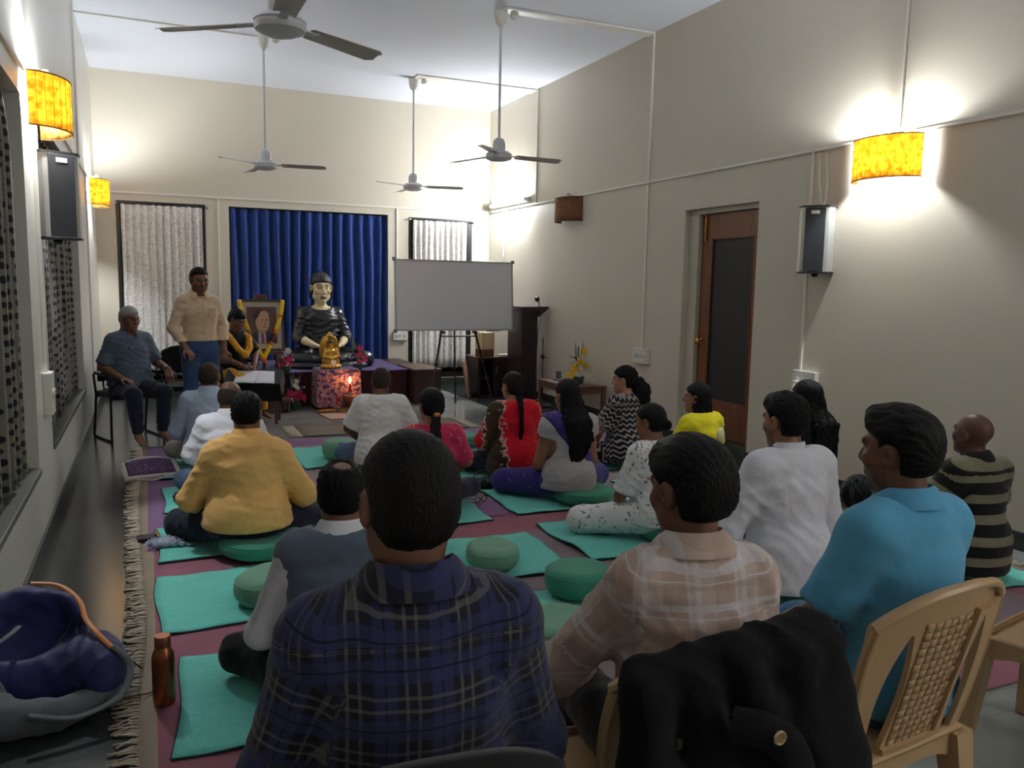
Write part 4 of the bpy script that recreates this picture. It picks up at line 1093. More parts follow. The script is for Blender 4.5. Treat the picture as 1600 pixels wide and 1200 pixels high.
M_mat = cloth('teal_cotton_mat', srgb(110, 206, 192), .12, 5, .9, .55, wdist=.016)
M_mat_b = plain('dark_mat_underside', srgb(30, 58, 54), .9)
def mat_obj(label, x0, x1, y0, y1, seed, rot=0, lift=()):
    rng = random.Random(seed); cx, cy = (x0+x1)/2, (y0+y1)/2; w_, h_ = x1-x0, y1-y0
    ph = [rng.uniform(0, 6) for _ in range(6)]
    root = empty('floor_mat', (cx, cy, .008), math.radians(rot), label, 'mat', 'teal sitting mats')
    def fn(u, v, t=0):
        x, y = (u-.5)*w_, (v-.5)*h_
        x += .010*math.sin(v*6+ph[0])*(abs(u-.5)*2)**3; y += .012*math.sin(u*5+ph[1])*(abs(v-.5)*2)**3
        z = .009+.0022*math.sin(u*9+ph[2]+v*4)+.0022*math.sin(v*13+u*7+ph[3])+.0018*math.sin(u*27-v*19+ph[4])
        for (lu, lv, lh, lr) in lift:
            d2 = ((u-lu)*w_)**2+((v-lv)*h_)**2; z += lh*math.exp(-d2/lr**2)
        return (x, y, z)
    m = MB(); m.sheet(fn, 30, 22, .006); m.build('cover', M_mat, root, True, 0)
    m = MB()
    P = [fn(i/24, 0) for i in range(25)]+[fn(1, i/18) for i in range(1, 19)]+[fn(1-i/24, 1) for i in range(1, 25)]+[fn(0, 1-i/18) for i in range(1, 19)]
    m.tube([(p[0], p[1], p[2]-.004) for p in P], .0042, 5, False); m.build('seam', M_mat_b, root, True, 0)
    return root
M_cush = cloth('green_cushion', srgb(60, 136, 114), .12, 5, .8, .4)
M_cush2 = cloth('pale_green_cushion', srgb(110, 158, 132), .12, 5, .85, .5)
def cushion(label, x, y, r=.20, h=.13, z=.016, seed=0, pale=False, sq=1.0, tilt=0):
    root = empty('meditation_cushion', (x, y, z), random.Random(seed).uniform(0, 6), label, 'cushion', 'round sitting cushions')
    rng = random.Random(seed); ph = [rng.uniform(0, 6) for _ in range(4)]
    def fn(u, v):
        a = 2*PI*u; t = v
        # profile from bottom centre to top centre
        s_ = math.sin(PI*t); cz = -math.cos(PI*t)
        rr = r*(abs(s_)**.55)*(1+.012*math.sin(a*3+ph[0])+.010*math.sin(a*7+ph[1])*s_)
        zz = h*.5*(1+math.copysign(abs(cz)**.75, cz))
        if t > .5: zz -= .010*abs(math.sin(a*11+ph[2]+2*math.sin(a*2)))*s_*(t-.5)*2; zz -= .018*math.exp(-((t-1)/.16)**2)
        return (rr*math.cos(a), rr*math.sin(a)*sq, zz)
    m = MB(); m.sheet(fn, 40, 18); m.build('cover', M_cush2 if pale else M_cush, root, True, 0)
    m = MB(); P = [fn(i/40, .62) for i in range(41)]; m.tube([(p[0]*1.0, p[1]*1.0, p[2]) for p in P], .0035, 5, False); m.build('piping', M_cush2 if pale else M_cush, root, True, 0)
    return root
MATL = [  # label, x0,x1,y0,y1, rotation
    ('teal mat in the front corner beside the copper bottle', .05, .98, 2.56, 3.28, -4, ((.35, .6, .02, .12),)),
    ('teal mat holding the pale cushion left of the grey vest', -.01, .93, 3.58, 4.29, 1, ()),
    ('teal mat under the man in the orange-yellow shirt', .0, .95, 4.50, 5.14, 1, ()),
    ('teal mat with the dark cap on it before the orange-yellow shirt', .05, .93, 5.49, 6.17, 0, ()),
    ('teal mat behind the white tote bag', .04, .92, 6.45, 7.10, 0, ()),
    ('teal mat left of the man in the white T-shirt', 1.09, 2.0, 6.44, 7.28, 0, ()),
    ('bare teal mat in the middle behind two cushions', 1.12, 2.03, 3.66, 4.34, -3, ()),
    ('teal mat under the two dark cushions in the middle', 1.18, 2.02, 2.67, 3.42, -3, ()),
    ('teal mat under the woman in the white flowered dress', 2.16, 3.08, 3.70, 4.42, -1, ((.05, .3, .03, .15),)),
    ('teal mat under the woman in grey with the violet scarf', 2.15, 3.06, 4.68, 5.35, 1, ()),
    ('teal mat beside the spectacles lying on the carpet', 1.10, 1.96, 4.62, 5.14, 0, ()),
    ('teal mat under the woman in red', 2.12, 3.0, 5.55, 6.25, 0, ()),
    ('teal mat beyond the woman in red', 2.2, 3.1, 6.62, 7.2, 0, ()),
    ('teal mat under the woman in the zigzag top', 3.20, 4.10, 5.60, 6.25, -1, ()),
    ('teal mat under the woman in yellow', 3.20, 4.12, 4.62, 5.28, 0, ()),
    ('teal mat at the edge of the carpet behind the white shirt', 3.45, 4.2, 3.66, 4.10, -2, ()),
    ('teal mat between the white shirt and the blue polo shirt', 3.30, 4.0, 2.95, 3.48, 4, ()),
    ('teal mat under the man in the striped polo', 3.62, 4.26, 2.6, 2.95, 3, ()),
    ('teal mat under the man in the white shirt', 2.2, 3.0, 2.5, 3.15, 0, ()),
]
for i, (lab, a, b, c, d, rt, lf) in enumerate(MATL): mat_obj(lab, a, b, c, d, 20+i, rt, lf)
cushion('pale green cushion on the mat left of the grey vest', .50, 3.78, .205, .15, .018, 1, True, .85)
cushion('dark green cushion under the orange-yellow shirt', .53, 4.48, .235, .12, .018, 2)
cushion('pale green cushion on the bare mat in the middle', 1.62, 3.84, .175, .13, .018, 3, True, .8)
cushion('plump dark green cushion farther of the two in the middle', 1.86, 3.32, .172, .155, .018, 4)
cushion('flatter green cushion nearer of the two in the middle', 1.52, 2.87, .18, .13, .018, 5, True)
cushion('pale green cushion beside the man in the white T-shirt', 1.44, 6.72, .20, .17, .018, 6, True, .8)
cushion('dark green cushion beyond the woman in red', 2.58, 6.92, .2, .12, .018, 7)
cushion('dark green cushion under the woman in the white flowered dress', 2.80, 3.90, .20, .11, .018, 8)
cushion('dark green cushion under the woman in grey with the violet scarf', 2.70, 4.80, .215, .12, .018, 9)
cushion('dark green cushion under the woman in the zigzag top', 3.68, 5.62, .21, .12, .018, 10)
cushion('dark green cushion under the man in the white shirt', 2.70, 2.70, .22, .14, .018, 11)

# ================================================================== the altar end
M_maroon = cloth('maroon_cloth', srgb(62, 26, 34), .1, 4, .8, .2); M_purple = cloth('purple_cloth', srgb(74, 56, 104), .1, 4, .8, .2)
M_dkwood = wood('dark_wood', srgb(44, 28, 24), srgb(62, 40, 32), .4)
root = empty('altar_platform', (1.9, 10.62, 0), 0, 'low platform draped in maroon and purple cloth under the statue', 'platform')
m = MB(); m.box(-.95, 1.05, -.78, .72, 0, .40, .01); m.build('front_cloth', M_maroon, root, False)
m = MB(); m.sheet(lambda u, v: (-.97+2.03*u, -.80+1.53*v, .412+.004*math.sin(u*20+v*9)), 30, 14, .012); m.build('top_cloth', M_purple, root, True, 0)
m = MB(); m.box(1.06, 1.37, -.25, .72, 0, .41, .01); m.build('side_panel', M_dkwood, root, False)
root = empty('wooden_box', (3.10, 9.95, 0), 0, 'dark brown wooden bench box at the end of the platform', 'box')
m = MB(); m.box(-.13, .22, -.34, .34, 0, .41, .006); m.build('body', M_dkwood, root, False)
m = MB(); m.box(-.14, .23, -.35, .35, .41, .435, .006); m.build('lid', wood('brown_wood', srgb(74, 50, 40), srgb(96, 68, 54), .4), root, False)

# golden statuette, small table with printed cloth
M_gold = plain('gold_paint', srgb(206, 160, 70), .3, .75, .1, 20)
M_print_cloth = None
def print_mat():
    m, nt, b = newmat('violet_print_cloth'); tc = N(nt, 'ShaderNodeTexCoord')
    v = N(nt, 'ShaderNodeTexVoronoi'); v.inputs['Scale'].default_value = 62; v.feature = 'DISTANCE_TO_EDGE'; nt.links.new(tc.outputs['Object'], v.inputs['Vector'])
    no = N(nt, 'ShaderNodeTexNoise'); no.inputs['Scale'].default_value = 24; nt.links.new(tc.outputs['Object'], no.inputs['Vector'])
    f = math_n(nt, 'MULTIPLY', math_n(nt, 'LESS_THAN', v.outputs['Distance'], .085), math_n(nt, 'GREATER_THAN', no.outputs['Fac'], .45))
    nt.links.new(mixc(nt, f, srgb(58, 42, 98), srgb(214, 170, 162)), b.inputs['Base Color']); b.inputs['Roughness'].default_value = .85
    return m
root = empty('altar_table', (2.0, 9.60, 0), 0, 'small table under a violet printed cloth before the platform', 'table')
m = MB()
for sx in (-1, 1):
    for sy in (-1, 1): m = MB(); m.box(sx*.20-.02, sx*.20+.02, sy*.14-.02, sy*.14+.02, 0, .44, .003); m.build('leg', M_dkwood, root, False)
m = MB(); m.box(-.235, .235, -.18, .18, .44, .465, .004); m.build('top', M_dkwood, root, False)
def clothfn(u, v):
    a = 2*PI*u; c, s_ = math.cos(a), math.sin(a); k = 1/max(abs(c), abs(s_)); ex, ey = c*k, s_*k
    if v < .3: return (.24*ex*v/.3, .185*ey*v/.3, .472)
    t = (v-.3)/.7; fl = 1+.03*math.sin(a*13)*t+.05*t
    return (.246*ex*fl, .19*ey*fl, .472-.43*t)
m = MB(); m.sheet(clothfn, 64, 14, .003); m.build('cloth', print_mat(), root, True, 50)
# statuette as a smooth field
F = Field((-.17, -.13, -.02), (.17, .13, .48), .0065)
F.chain([((0, 0, .03), .115, .085), ((0, 0, .06), .10, .075)], k=.01); F.chain([((-.07, .0, .09), .035), ((.0, -.03, .085), .04), ((.07, 0, .09), .035)], k=.02)
F.chain([((0, .0, .09), .075, .055), ((0, 0, .19), .062, .045), ((0, 0, .235), .03)], k=.02)
for sx in (-1, 1): F.chain([((.062*sx, 0, .215), .026), ((.09*sx, -.02, .14), .022), ((.02*sx, -.055, .12), .016)], k=.015)
F.ell((0, -.005, .285), (.034, .036, .044), k=.015); F.ell((0, 0, .335), (.016, .016, .016), k=.012)
F.ell((0, .055, .20), (.125, .016, .14), k=.012); F.ell((0, .05, .31), (.07, .015, .09), k=.02); F.chain([((0, .05, .38), .02), ((0, .05, .42), .006)], k=.02)
for i in range(9): F.ell((.11*math.cos(PI+PI*i/8), -.005+.082*math.sin(PI+PI*i/8), .02), (.02, .02, .022), k=.006)
V, Q = F.surface(); g_ = np_mesh('golden_statuette', V, Q, M_gold); g_.location = (1.94, 9.60, .476); g_.rotation_euler = (0, 0, .1); tag(g_, 'small golden seated statuette with a pointed halo on the violet cloth', 'statue')
m = MB(); m.sphere((0, -.004, .305), (.035, .038, .03)); m.sphere((0, .0, .34), (.015, .015, .016)); m.build('hair', plain('statue_black', srgb(24, 24, 28), .4), g_)
m = MB(); m.box(-.03, .03, -.112, -.108, .05, .10, .002); m.build('name_card', M_white_pl, g_, False)

# flowers
def petal_flower(c, r, n=12, mat_i=0, dirv=(0, -1, .3), layers=2):
    """vertices, faces, material index of one gerbera-like bloom facing dirv"""
    d = Vector(dirv).normalized(); a = d.orthogonal().normalized(); b = d.cross(a); vs = []; fs = []; mi = []
    for L in range(layers):
        rr = r*(1-.35*L); tw = PI/n*L
        for k in range(n):
            t0 = 2*PI*k/n+tw; w_ = PI/n*1.05
            P = [(.12*r, t0, .0), (rr*.6, t0-w_, .06*r+.08*r*L), (rr, t0, .10*r+.12*r*L), (rr*.6, t0+w_, .06*r+.08*r*L)]
            i = len(vs); vs += [Vector(c)+(a*math.cos(t)+b*math.sin(t))*q+d*z for q, t, z in P]; fs.append((i, i+1, i+2, i+3)); mi.append(mat_i)
    i = len(vs); m_ = 8
    for q, z in ((.22*r, .06*r), (.16*r, .20*r)):
        vs += [Vector(c)+(a*math.cos(2*PI*k/m_)+b*math.sin(2*PI*k/m_))*q+d*z for k in range(m_)]
    for k in range(m_): fs.append((i+k, i+(k+1) % m_, i+m_+(k+1) % m_, i+m_+k)); mi.append(mat_i+1 if False else mat_i)
    fs.append(tuple(i+m_+k for k in range(m_))); mi.append(mat_i)
    return vs, fs
M_pink = plain('magenta_petals', srgb(206, 20, 92), .6, 0, .2, 30); M_redp = plain('crimson_petals', srgb(190, 18, 60), .6, 0, .2, 30); M_whitep = plain('white_petals', srgb(224, 218, 214), .7); M_yelp = plain('yellow_petals', srgb(236, 190, 30), .65)
M_lilac = plain('lilac_petals', srgb(120, 70, 150), .7); M_leaf = plain('leaf_green', srgb(30, 62, 36), .6, 0, .3, 20); M_leaf2 = plain('pale_leaf', srgb(120, 140, 110), .6)
M_pot = plain('green_pot', srgb(48, 84, 66), .5)
def bouquet(label, loc, H, blooms, seed, pot=True, fill=14, wid=.10, leafup=3, fillmats=None):
    """blooms: (dx, dz, r, material)"""
    root = empty('flower_arrangement', loc, 0, label, 'flowers', 'flower arrangements'); rng = random.Random(seed)
    if pot: m = MB(); m.lathe([(0, 0), (.055, 0), (.065, .02), (.075, .075), (.07, .08), (0, .07)], 18); m.build('pot', M_pot, root)
    m = MB()
    for k in range(26):
        a = rng.uniform(0, 2*PI); L = rng.uniform(.6, 1.15)*wid; z = rng.uniform(.06, .06+H*.5); tip = Vector((math.cos(a)*L, math.sin(a)*L*.7, z+rng.uniform(.0, .06)))
        base = Vector((0, 0, z-.02)); sd = Vector((-math.sin(a), math.cos(a), 0))*.018; mid = base.lerp(tip, .55)
        m.add([base, mid+sd, tip, mid-sd, mid+Vector((0, 0, .008))], [(0, 1, 4), (1, 2, 4), (2, 3, 4), (3, 0, 4)])
    m.build('foliage', M_leaf, root, True, 0)['kind'] = 'stuff'
    for k in range(leafup):
        m = MB(); x = rng.uniform(-.3, .3)*wid; top = Vector((x*2.2, .01, H*rng.uniform(.9, 1.08))); b0 = Vector((x*.6, .02, H*.45)); md = b0.lerp(top, .5)
        m.add([b0, md+Vector((.014, 0, 0)), top, md-Vector((.014, 0, 0)), md+Vector((0, -.006, 0))], [(0, 1, 4), (1, 2, 4), (2, 3, 4), (3, 0, 4)]); m.build('leaf', M_leaf2, root, True, 0)
    m = MB(); m.tube([(0, .01, .05), (0, .01, H*.85)], .008, 6); m.build('stem', M_leaf, root)
    for dx, dz, r, mt in blooms:
        m = MB(); yy = -.045-.02*rng.random(); m.add(*petal_flower((dx, yy, dz), r, 12, 0, (dx*3, -1, .35)))
        m.tube([(dx*.3, 0, dz*.55), (dx, yy, dz)], .003, 5); m.build('flower', mt, root, True, 0)
    for k in range(fill):
        m = MB(); a = rng.uniform(0, PI*2); L = wid*rng.uniform(.5, 1.05); z = .07+rng.random()*H*.45
        m.sphere((math.cos(a)*L, -abs(math.sin(a))*L*.8, z), rng.uniform(.010, .018), 7, 5); m.build('small_flower', rng.choice(fillmats or [M_lilac, M_whitep, M_leaf2]), root)
    return root
bouquet('tall arrangement of magenta gerberas and white lilies left of the statue', (1.45, 9.86, .415), .36, [(-.01, .16, .05, M_pink), (.055, .17, .045, M_pink), (-.035, .10, .048, M_pink), (.045, .11, .045, M_pink), (.01, .22, .04, M_whitep), (.03, .26, .045, M_whitep), (-.03, .24, .03, M_whitep)], 1)
bouquet('tall arrangement of magenta gerberas right of the statue', (2.33, 9.92, .415), .38, [(.02, .27, .045, M_pink), (.0, .18, .045, M_pink), (.055, .19, .045, M_redp), (.015, .10, .05, M_pink), (.085, .13, .045, M_pink)], 2, leafup=6)
bouquet('red and pink arrangement on the floor left of the violet cloth', (1.52, 9.62, 0), .44, [(-.05, .20, .05, M_redp), (.04, .21, .048, M_redp), (-.09, .15, .048, M_redp), (.01, .14, .05, M_redp), (.09, .15, .05, M_redp), (.0, .29, .035, M_whitep), (.015, .34, .03, M_whitep), (.03, .26, .028, M_whitep)], 3, wid=.13)
# marigold arrangement on a low wooden stand
root = empty('wooden_stand', (1.27, 9.50, 0), .05, 'low brown wooden stand below the framed portrait', 'stand')
m = MB(); m.box(-.17, .17, -.11, .11, .13, .155, .004); m.build('top', MATS['brown_wood'], root, False)
for sx in (-1, 1): m = MB(); m.box(sx*.15-.012, sx*.15+.012, -.10, .10, 0, .13, .003); m.build('side', MATS['brown_wood'], root, False)
m = MB(); m.box(-.14, .14, -.09, -.075, .03, .13, .003); m.build('panel', M_dkwood, root, False)
bouquet('yellow and red arrangement on the low wooden stand', (1.25, 9.49, .155), .26, [(-.02, .20, .05, M_yelp), (.07, .09, .05, M_yelp), (.02, .14, .045, M_redp), (-.07, .22, .045, M_redp), (-.02, .05, .045, M_pink), (.09, .16, .035, M_redp)], 4, wid=.09)
# offerings on the floor
m = MB(); m.box(-.26, .20, -.22, .20, 0, .006, .002); o = m.build('offering_board', plain('pinkish_board', srgb(176, 146, 134), .7), None, False); o.location = (2.0, 9.02, .001); o.rotation_euler = (0, 0, .12); tag(o, 'flat pinkish board on the floor before the altar', 'board')
o = empty('plate', (2.12, 8.86, .007), 0, 'steel plate heaped with pale petals before the altar', 'plate'); m = MB(); m.lathe([(0, 0), (.09, 0), (.12, .018), (.125, .022), (.118, .018), (.088, .004), (0, .004)], 24); m.build('dish', MATS['steel'], o)
m = MB(); rng = random.Random(3)
for k in range(46):
    a = rng.uniform(0, 6.28); q = rng.uniform(0, .08); m.sphere((q*math.cos(a), q*math.sin(a), .012+.03*(1-q/.08)*rng.random()), (.016, .013, .009), 6, 4)
m.build('petals', plain('cream_petals', srgb(222, 206, 150), .7), o)['kind'] = 'stuff'
o = empty('brass_bowl', (2.12, 9.28, 0), 0, 'ribbed brown bowl before the violet cloth', 'bowl')
m = MB(); n = 40
vs = []; fs = []; prof = [(.03, 0), (.07, .02), (.105, .07), (.11, .11), (.10, .13), (.09, .125), (.06, .06), (.0, .03)]
for r, h in prof:
    for k in range(n): a = 2*PI*k/n; rr = r*(1+(.03 if h < .12 else 0)*math.cos(a*20)); vs.append((rr*math.cos(a), rr*math.sin(a), h+.06))
for i in range(len(prof)-1):
    for k in range(n): fs.append((i*n+k, i*n+(k+1) % n, (i+1)*n+(k+1) % n, (i+1)*n+k))
m.add(vs, fs); m.build('bowl', plain('copper_brown', srgb(150, 92, 62), .35, .5), o); m = MB(); m.lathe([(.0, 0), (.06, 0), (.05, .02), (.035, .04), (.05, .065), (0, .065)], 20); m.build('foot', MATS['copper_brown'], o)
M_wax = plain('red_wax', srgb(190, 24, 30), .4); M_flame = emit('candle_flame', (1, .36, .10, 1), 70.0)
def candle(loc, h, lit, label):
    o = empty('candle', loc, 0, label, 'candle', 'red candles')
    m = MB(); m.lathe([(0, 0), (.045, 0), (.05, .008), (.02, .012), (.018, .03), (0, .03)], 16); m.build('holder', MATS['steel'], o)
    m = MB(); m.lathe([(.0, .03), (.013, .03), (.012, .03+h), (.006, .033+h), (0, .03+h)], 12); m.build('wax', M_wax, o)
    m = MB(); m.tube([(0, 0, .03+h), (0.002, 0, .045+h)], .0015, 5); m.build('wick', M_black, o)
    if lit: m = MB(); m.lathe([(0, .042+h), (.010, .052+h), (.014, .066+h), (.009, .09+h), (0, .118+h)], 12); m.build('flame', M_flame, o)
candle((2.10, 9.30, .19), .10, True, 'lit red candle standing over the brown bowl')
candle((1.93, 9.22, .06), .10, False, 'unlit red candle on the holder left of the brown bowl')
m = MB(); m.lathe([(.0, 0), (.045, 0), (.03, .015), (.012, .03), (.012, .045), (.05, .055), (0, .055)], 16, (1.93, 9.22, .003)); tag(m.build('candle_stand', MATS['steel']), 'small metal stand under the unlit red candle', 'stand')
m = MB(); m.sheet(lambda u, v: (1.72+.5*u, 9.24+.16*v-.02*u, .012+.07*u*(1-abs(2*v-1))+.01*math.sin(9*u)), 14, 8, .01); tag(m.build('folded_cloth', plain('gold_brocade', srgb(150, 112, 46), .5, .2, .4, 60), None, True, 0), 'gold brocade cloth lying before the violet cloth', 'cloth')

# framed portrait with a marigold garland, on an easel
root = empty('framed_portrait', (1.175, 9.62, .69), math.radians(-8), 'framed portrait of a man in a suit leaning on an easel', 'picture')
root.rotation_euler = (math.radians(-8), 0, math.radians(4))
W, H = .245, .59
M_fr = plain('black_frame', srgb(34, 26, 24), .35); M_pm = plain('cream_mount', srgb(196, 186, 168), .8)
def frm(w_, h_, t, d0, d1):
    m = MB()
    m.box(-w_, w_, d0, d1, 0, t, .004); m.box(-w_, w_, d0, d1, h_-t, h_, .004); m.box(-w_, -w_+t, d0, d1, t, h_-t, .004); m.box(w_-t, w_, d0, d1, t, h_-t, .004); return m
frm(W, H, .026, -.02, .012).build('frame', M_fr, root, False)
m = MB(); m.box(-W+.02, W-.02, -.004, .008, .02, H-.02); m.build('mount', M_pm, root, False)
pic = MB(); pic.box(-.165, .165, -.008, -.004,   .085, H-.085); pc = pic.build('print', plain('brown_print', srgb(94, 66, 66), .5, 0, .25, 4), root, False)
def flat(name, poly, mat, y): mm = MB(); mm.prism([(p[0], p[1]) for p in poly], .0006, Matrix(((1, 0, 0, 0), (0, 0, -1, y), (0, 1, 0, 0), (0, 0, 0, 1)))); return mm.build(name, mat, pc, False)
def ov(cx, cz, rx, rz, n=24, a0=0, a1=2*PI): return [(cx+rx*math.cos(a0+(a1-a0)*i/n), cz+rz*math.sin(a0+(a1-a0)*i/n)) for i in range(n)]
flat('painted_suit', [(-.15, .09), (-.14, .16), (-.09, .205), (-.03, .235), (.05, .22), (.11, .19), (.15, .15), (.155, .09)], plain('print_suit', srgb(36, 36, 46), .5), -.0082)
flat('painted_shirt', [(-.05, .09), (-.045, .22), (-.005, .245), (.035, .215), (.04, .09)], plain('print_shirt', srgb(176, 184, 200), .5), -.0086)
flat('painted_tie', [(-.012, .09), (-.016, .19), (.0, .205), (.016, .19), (.02, .09)], plain('print_tie', srgb(150, 40, 60), .5), -.009)
flat('painted_neck', [(-.05, .21), (-.05, .27), (.05, .27), (.05, .225), (.0, .20)], plain('print_face_shade', srgb(170, 120, 92), .5), -.0094)
flat('painted_hair', ov(-.012, .37, .085, .105), plain('print_hair', srgb(40, 32, 32), .5), -.0098)
flat('painted_face', [(-.055, .25), (-.01, .225), (.05, .235), (.075, .27), (.082, .31), (.08, .37), (.075, .43), (.04, .462), (-.01, .455), (-.035, .40), (-.06, .37), (-.075, .33), (-.065, .29)], plain('print_face', srgb(208, 160, 126), .5), -.0102)
for cx in (.005, .052): flat('painted_eye', ov(cx, .355, .013, .006, 12), MATS['print_hair'], -.0106)
flat('painted_mouth', ov(.03, .272, .022, .006, 12), plain('print_lips', srgb(150, 84, 76), .5), -.0106)
flat('painted_nose', [(.03, .35), (.05, .30), (.03, .295), (.022, .30)], MATS['print_face_shade'], -.0106)
eas = empty('picture_easel', (1.175, 9.70, 0), math.radians(4), 'brown wooden easel under the framed portrait', 'easel')
M_eas = wood('easel_wood', srgb(84, 50, 36), srgb(108, 68, 48), .45)
for a, b in (((-.05, .07, 1.33), (-.26, -.02, .0)), ((.05, .07, 1.33), (.26, -.02, .0)), ((0, .08, 1.30), (-.16, .09, 0))):
    m = MB(); m.tube([a, b], .018, 8); m.build('leg', M_eas, eas)
m = MB(); m.box(-.22, .22, -.10, .03, .655, .68, .004); m.build('ledge', M_eas, eas, False); m = MB(); m.box(-.05, .05, .02, .08, 1.27, 1.33, .004); m.build('head_block', M_eas, eas, False)
gar = empty('marigold_garland', (1.175, 9.60, .67), math.radians(4), 'yellow and orange marigold garland hung on the framed portrait', 'garland')
M_mg = plain('marigold_yellow', srgb(244, 200, 20), .7, 0, .15, 60, .4); M_mo = plain('marigold_orange', srgb(226, 110, 20), .7, 0, .2, 60, .4); M_md = plain('dark_rose', srgb(84, 44, 40), .7, 0, .3, 60, .4)
def gpath(t):   # t 0..1 from the left top over the bottom point to the right top
    if t < .5: u = t/.5; p = Vector((-.245+.24*u**1.5, .055-.10*u, .60-.66*u))
    else: u = (1-t)/.5; p = Vector((.235-.24*u**1.5, .055-.10*u, .60-.66*u))
    return p
segs = [(.0, .13, M_mg), (.13, .15, M_mo), (.15, .26, M_mg), (.26, .29, M_mo), (.29, .36, M_md), (.36, .385, M_mo), (.385, .50, M_mg), (.50, .615, M_mg), (.615, .64, M_mo), (.64, .71, M_md), (.71, .74, M_mo), (.74, .85, M_mg), (.85, .87, M_mo), (.87, 1.0, M_mg)]
def gseg(pts, mt, r=.026):
    m = MB(); n = max(6, int(len(pts))); m.tube(pts, [r*(1 if i % 2 else .82) for i in range(len(pts))], 12); m.build('flower_string', mt, gar, True, 0)
for a, b, mt in segs: k = max(4, int((b-a)*75)); gseg([gpath(a+(b-a)*i/k) for i in range(k+1)], mt, .026 if mt is not M_md else .020)
for z0, z1, mt, r in ((-.06, -.11, M_mo, .03), (-.11, -.17, M_leaf, .024), (-.17, -.22, M_md, .022), (-.22, -.28, M_mg, .027), (-.28, -.33, M_leaf, .024)): gseg([(-.005, -.065, z0+(z1-z0)*i/6) for i in range(7)], mt, r)

# whiteboard on a tripod easel
M_wb = plain('whiteboard_face', srgb(238, 239, 244), .18, 0, .015, 2)
root = empty('whiteboard', (3.45, 9.44, .92), 0, 'large blank whiteboard with a silver frame', 'whiteboard'); root.rotation_euler = (math.radians(-4), 0, 0)
w_, h_ = .77, .86
m = MB(); m.box(-w_+.008, w_-.008, -.006, .008, .008, h_-.008); m.build('panel', M_wb, root, False)
for a, b, c, d in ((-w_, w_, 0, .018), (-w_, w_, h_-.018, h_), (-w_, -w_+.018, 0, h_), (w_-.018, w_, 0, h_)): m = MB(); m.box(a, b, -.012, .012, c, d, .003); m.build('frame_rail', M_alu, root, False)
for sx in (-1, 1):
    for z in (0, h_): m = MB(); m.box(sx*w_-.022, sx*w_+.022, -.015, .015, z-.022, z+.022, .006); m.build('corner_cap', plain('grey_plastic', srgb(140, 142, 146), .5), root, False)
m = MB(); m.box(.40, .58, -.05, -.012, -.012, .004, .003); m.build('pen_ledge', M_alu, root, False)
eas = empty('tripod_easel', (3.48, 9.5, 0), 0, 'black metal tripod easel holding the whiteboard', 'easel')
for a, b in (((-.20, -.02, .96), (-.56, -.62, 0)), ((.22, -.02, .96), (.50, -.02, .0)), ((-.0, .14, 1.70), (.0, .02, .0))):
    m = MB(); a, b = Vector(a), Vector(b); m.tube([a, a.lerp(b, .45)], .015, 8); m.tube([a.lerp(b, .40), b], .011, 8); m.lathe([(.02, -.02), (.02, .02)], 10, tuple(a.lerp(b, .45))); m.build('leg', M_black, eas)
m = MB(); m.tube([(-.23, -.03, .85), (.26, -.03, .85)], .009, 8); m.build('crossbar', M_black, eas)
for x in (-.20, .22): m = MB(); m.box(x-.015, x+.015, -.11, .0, .885, .915, .004); m.build('hook', M_black, eas, False)

# lectern with microphone
root = empty('lectern', (4.40, 9.50, 0), 0, 'tall dark wooden lectern beside the whiteboard', 'lectern')
M_lec = wood('lectern_wood', srgb(34, 22, 24), srgb(50, 34, 34), .4)
m = MB(); m.box(-.13, .09, -.22, .22, .04, 1.17, .006); m.build('column', M_lec, root, False)
m = MB(); m.box(-.18, .16, -.26, .26, 0, .04, .006); m.build('base', M_lec, root, False)
m = MB(); m.prism([(-.15, 1.17), (-.15, 1.225), (.22, 1.23), (.22, 1.205), (.09, 1.10), (.09, 1.17)], .52, Matrix(((1, 0, 0, 0), (0, 0, 1, -.26), (0, 1, 0, 0), (0, 0, 0, 1)))); m.build('desk', M_lec, root, False)
mc = empty('microphone', (4.575, 9.42, 1.23), 0, 'black microphone on a short silver neck on the lectern', 'microphone')
m = MB(); m.tube([(0, 0, 0), (-.005, 0, .04), (-.03, -.01, .075)], .011, 10); m.build('neck', MATS['steel'], mc); m = MB(); m.sphere((-.04, -.015, .088), .034); m.build('head', M_black, mc)
m = MB(); m.tube([(4.60, 9.42, 1.20), (4.585, 9.40, 1.05), (4.54, 9.37, .90), (4.49, 9.30, .60), (4.44, 9.18, .30), (4.41, 9.1, .06), (4.38, 9.0, .008), (4.20, 8.95, .008)], .005, 6); tag(m.build('microphone_cable', M_black), 'thin black cable hanging from the lectern microphone', 'cable')
root = empty('microphone_stand', (4.44, 9.02, 0), 0, 'grey microphone stand with a round base beside the lectern', 'stand')
m = MB(); m.lathe([(0, 0), (.14, 0), (.14, .012), (.03, .025), (.0, .025)], 24); m.build('base', M_black, root)
m = MB(); m.tube([(0, 0, .02), (0, 0, .62)], .013, 10); m.build('pole', plain('grey_steel', srgb(120, 114, 112), .4, .5), root); m = MB(); m.tube([(0, 0, .60), (0, 0, .86)], .009, 10); m.build('inner_pole', MATS['grey_steel'], root)
m = MB(); m.lathe([(.02, .59), (.024, .60), (.024, .635), (.02, .645)], 12); m.tube([(0, 0, .62), (.06, -.03, .60)], .005, 6); m.build('clutch', M_black, root)
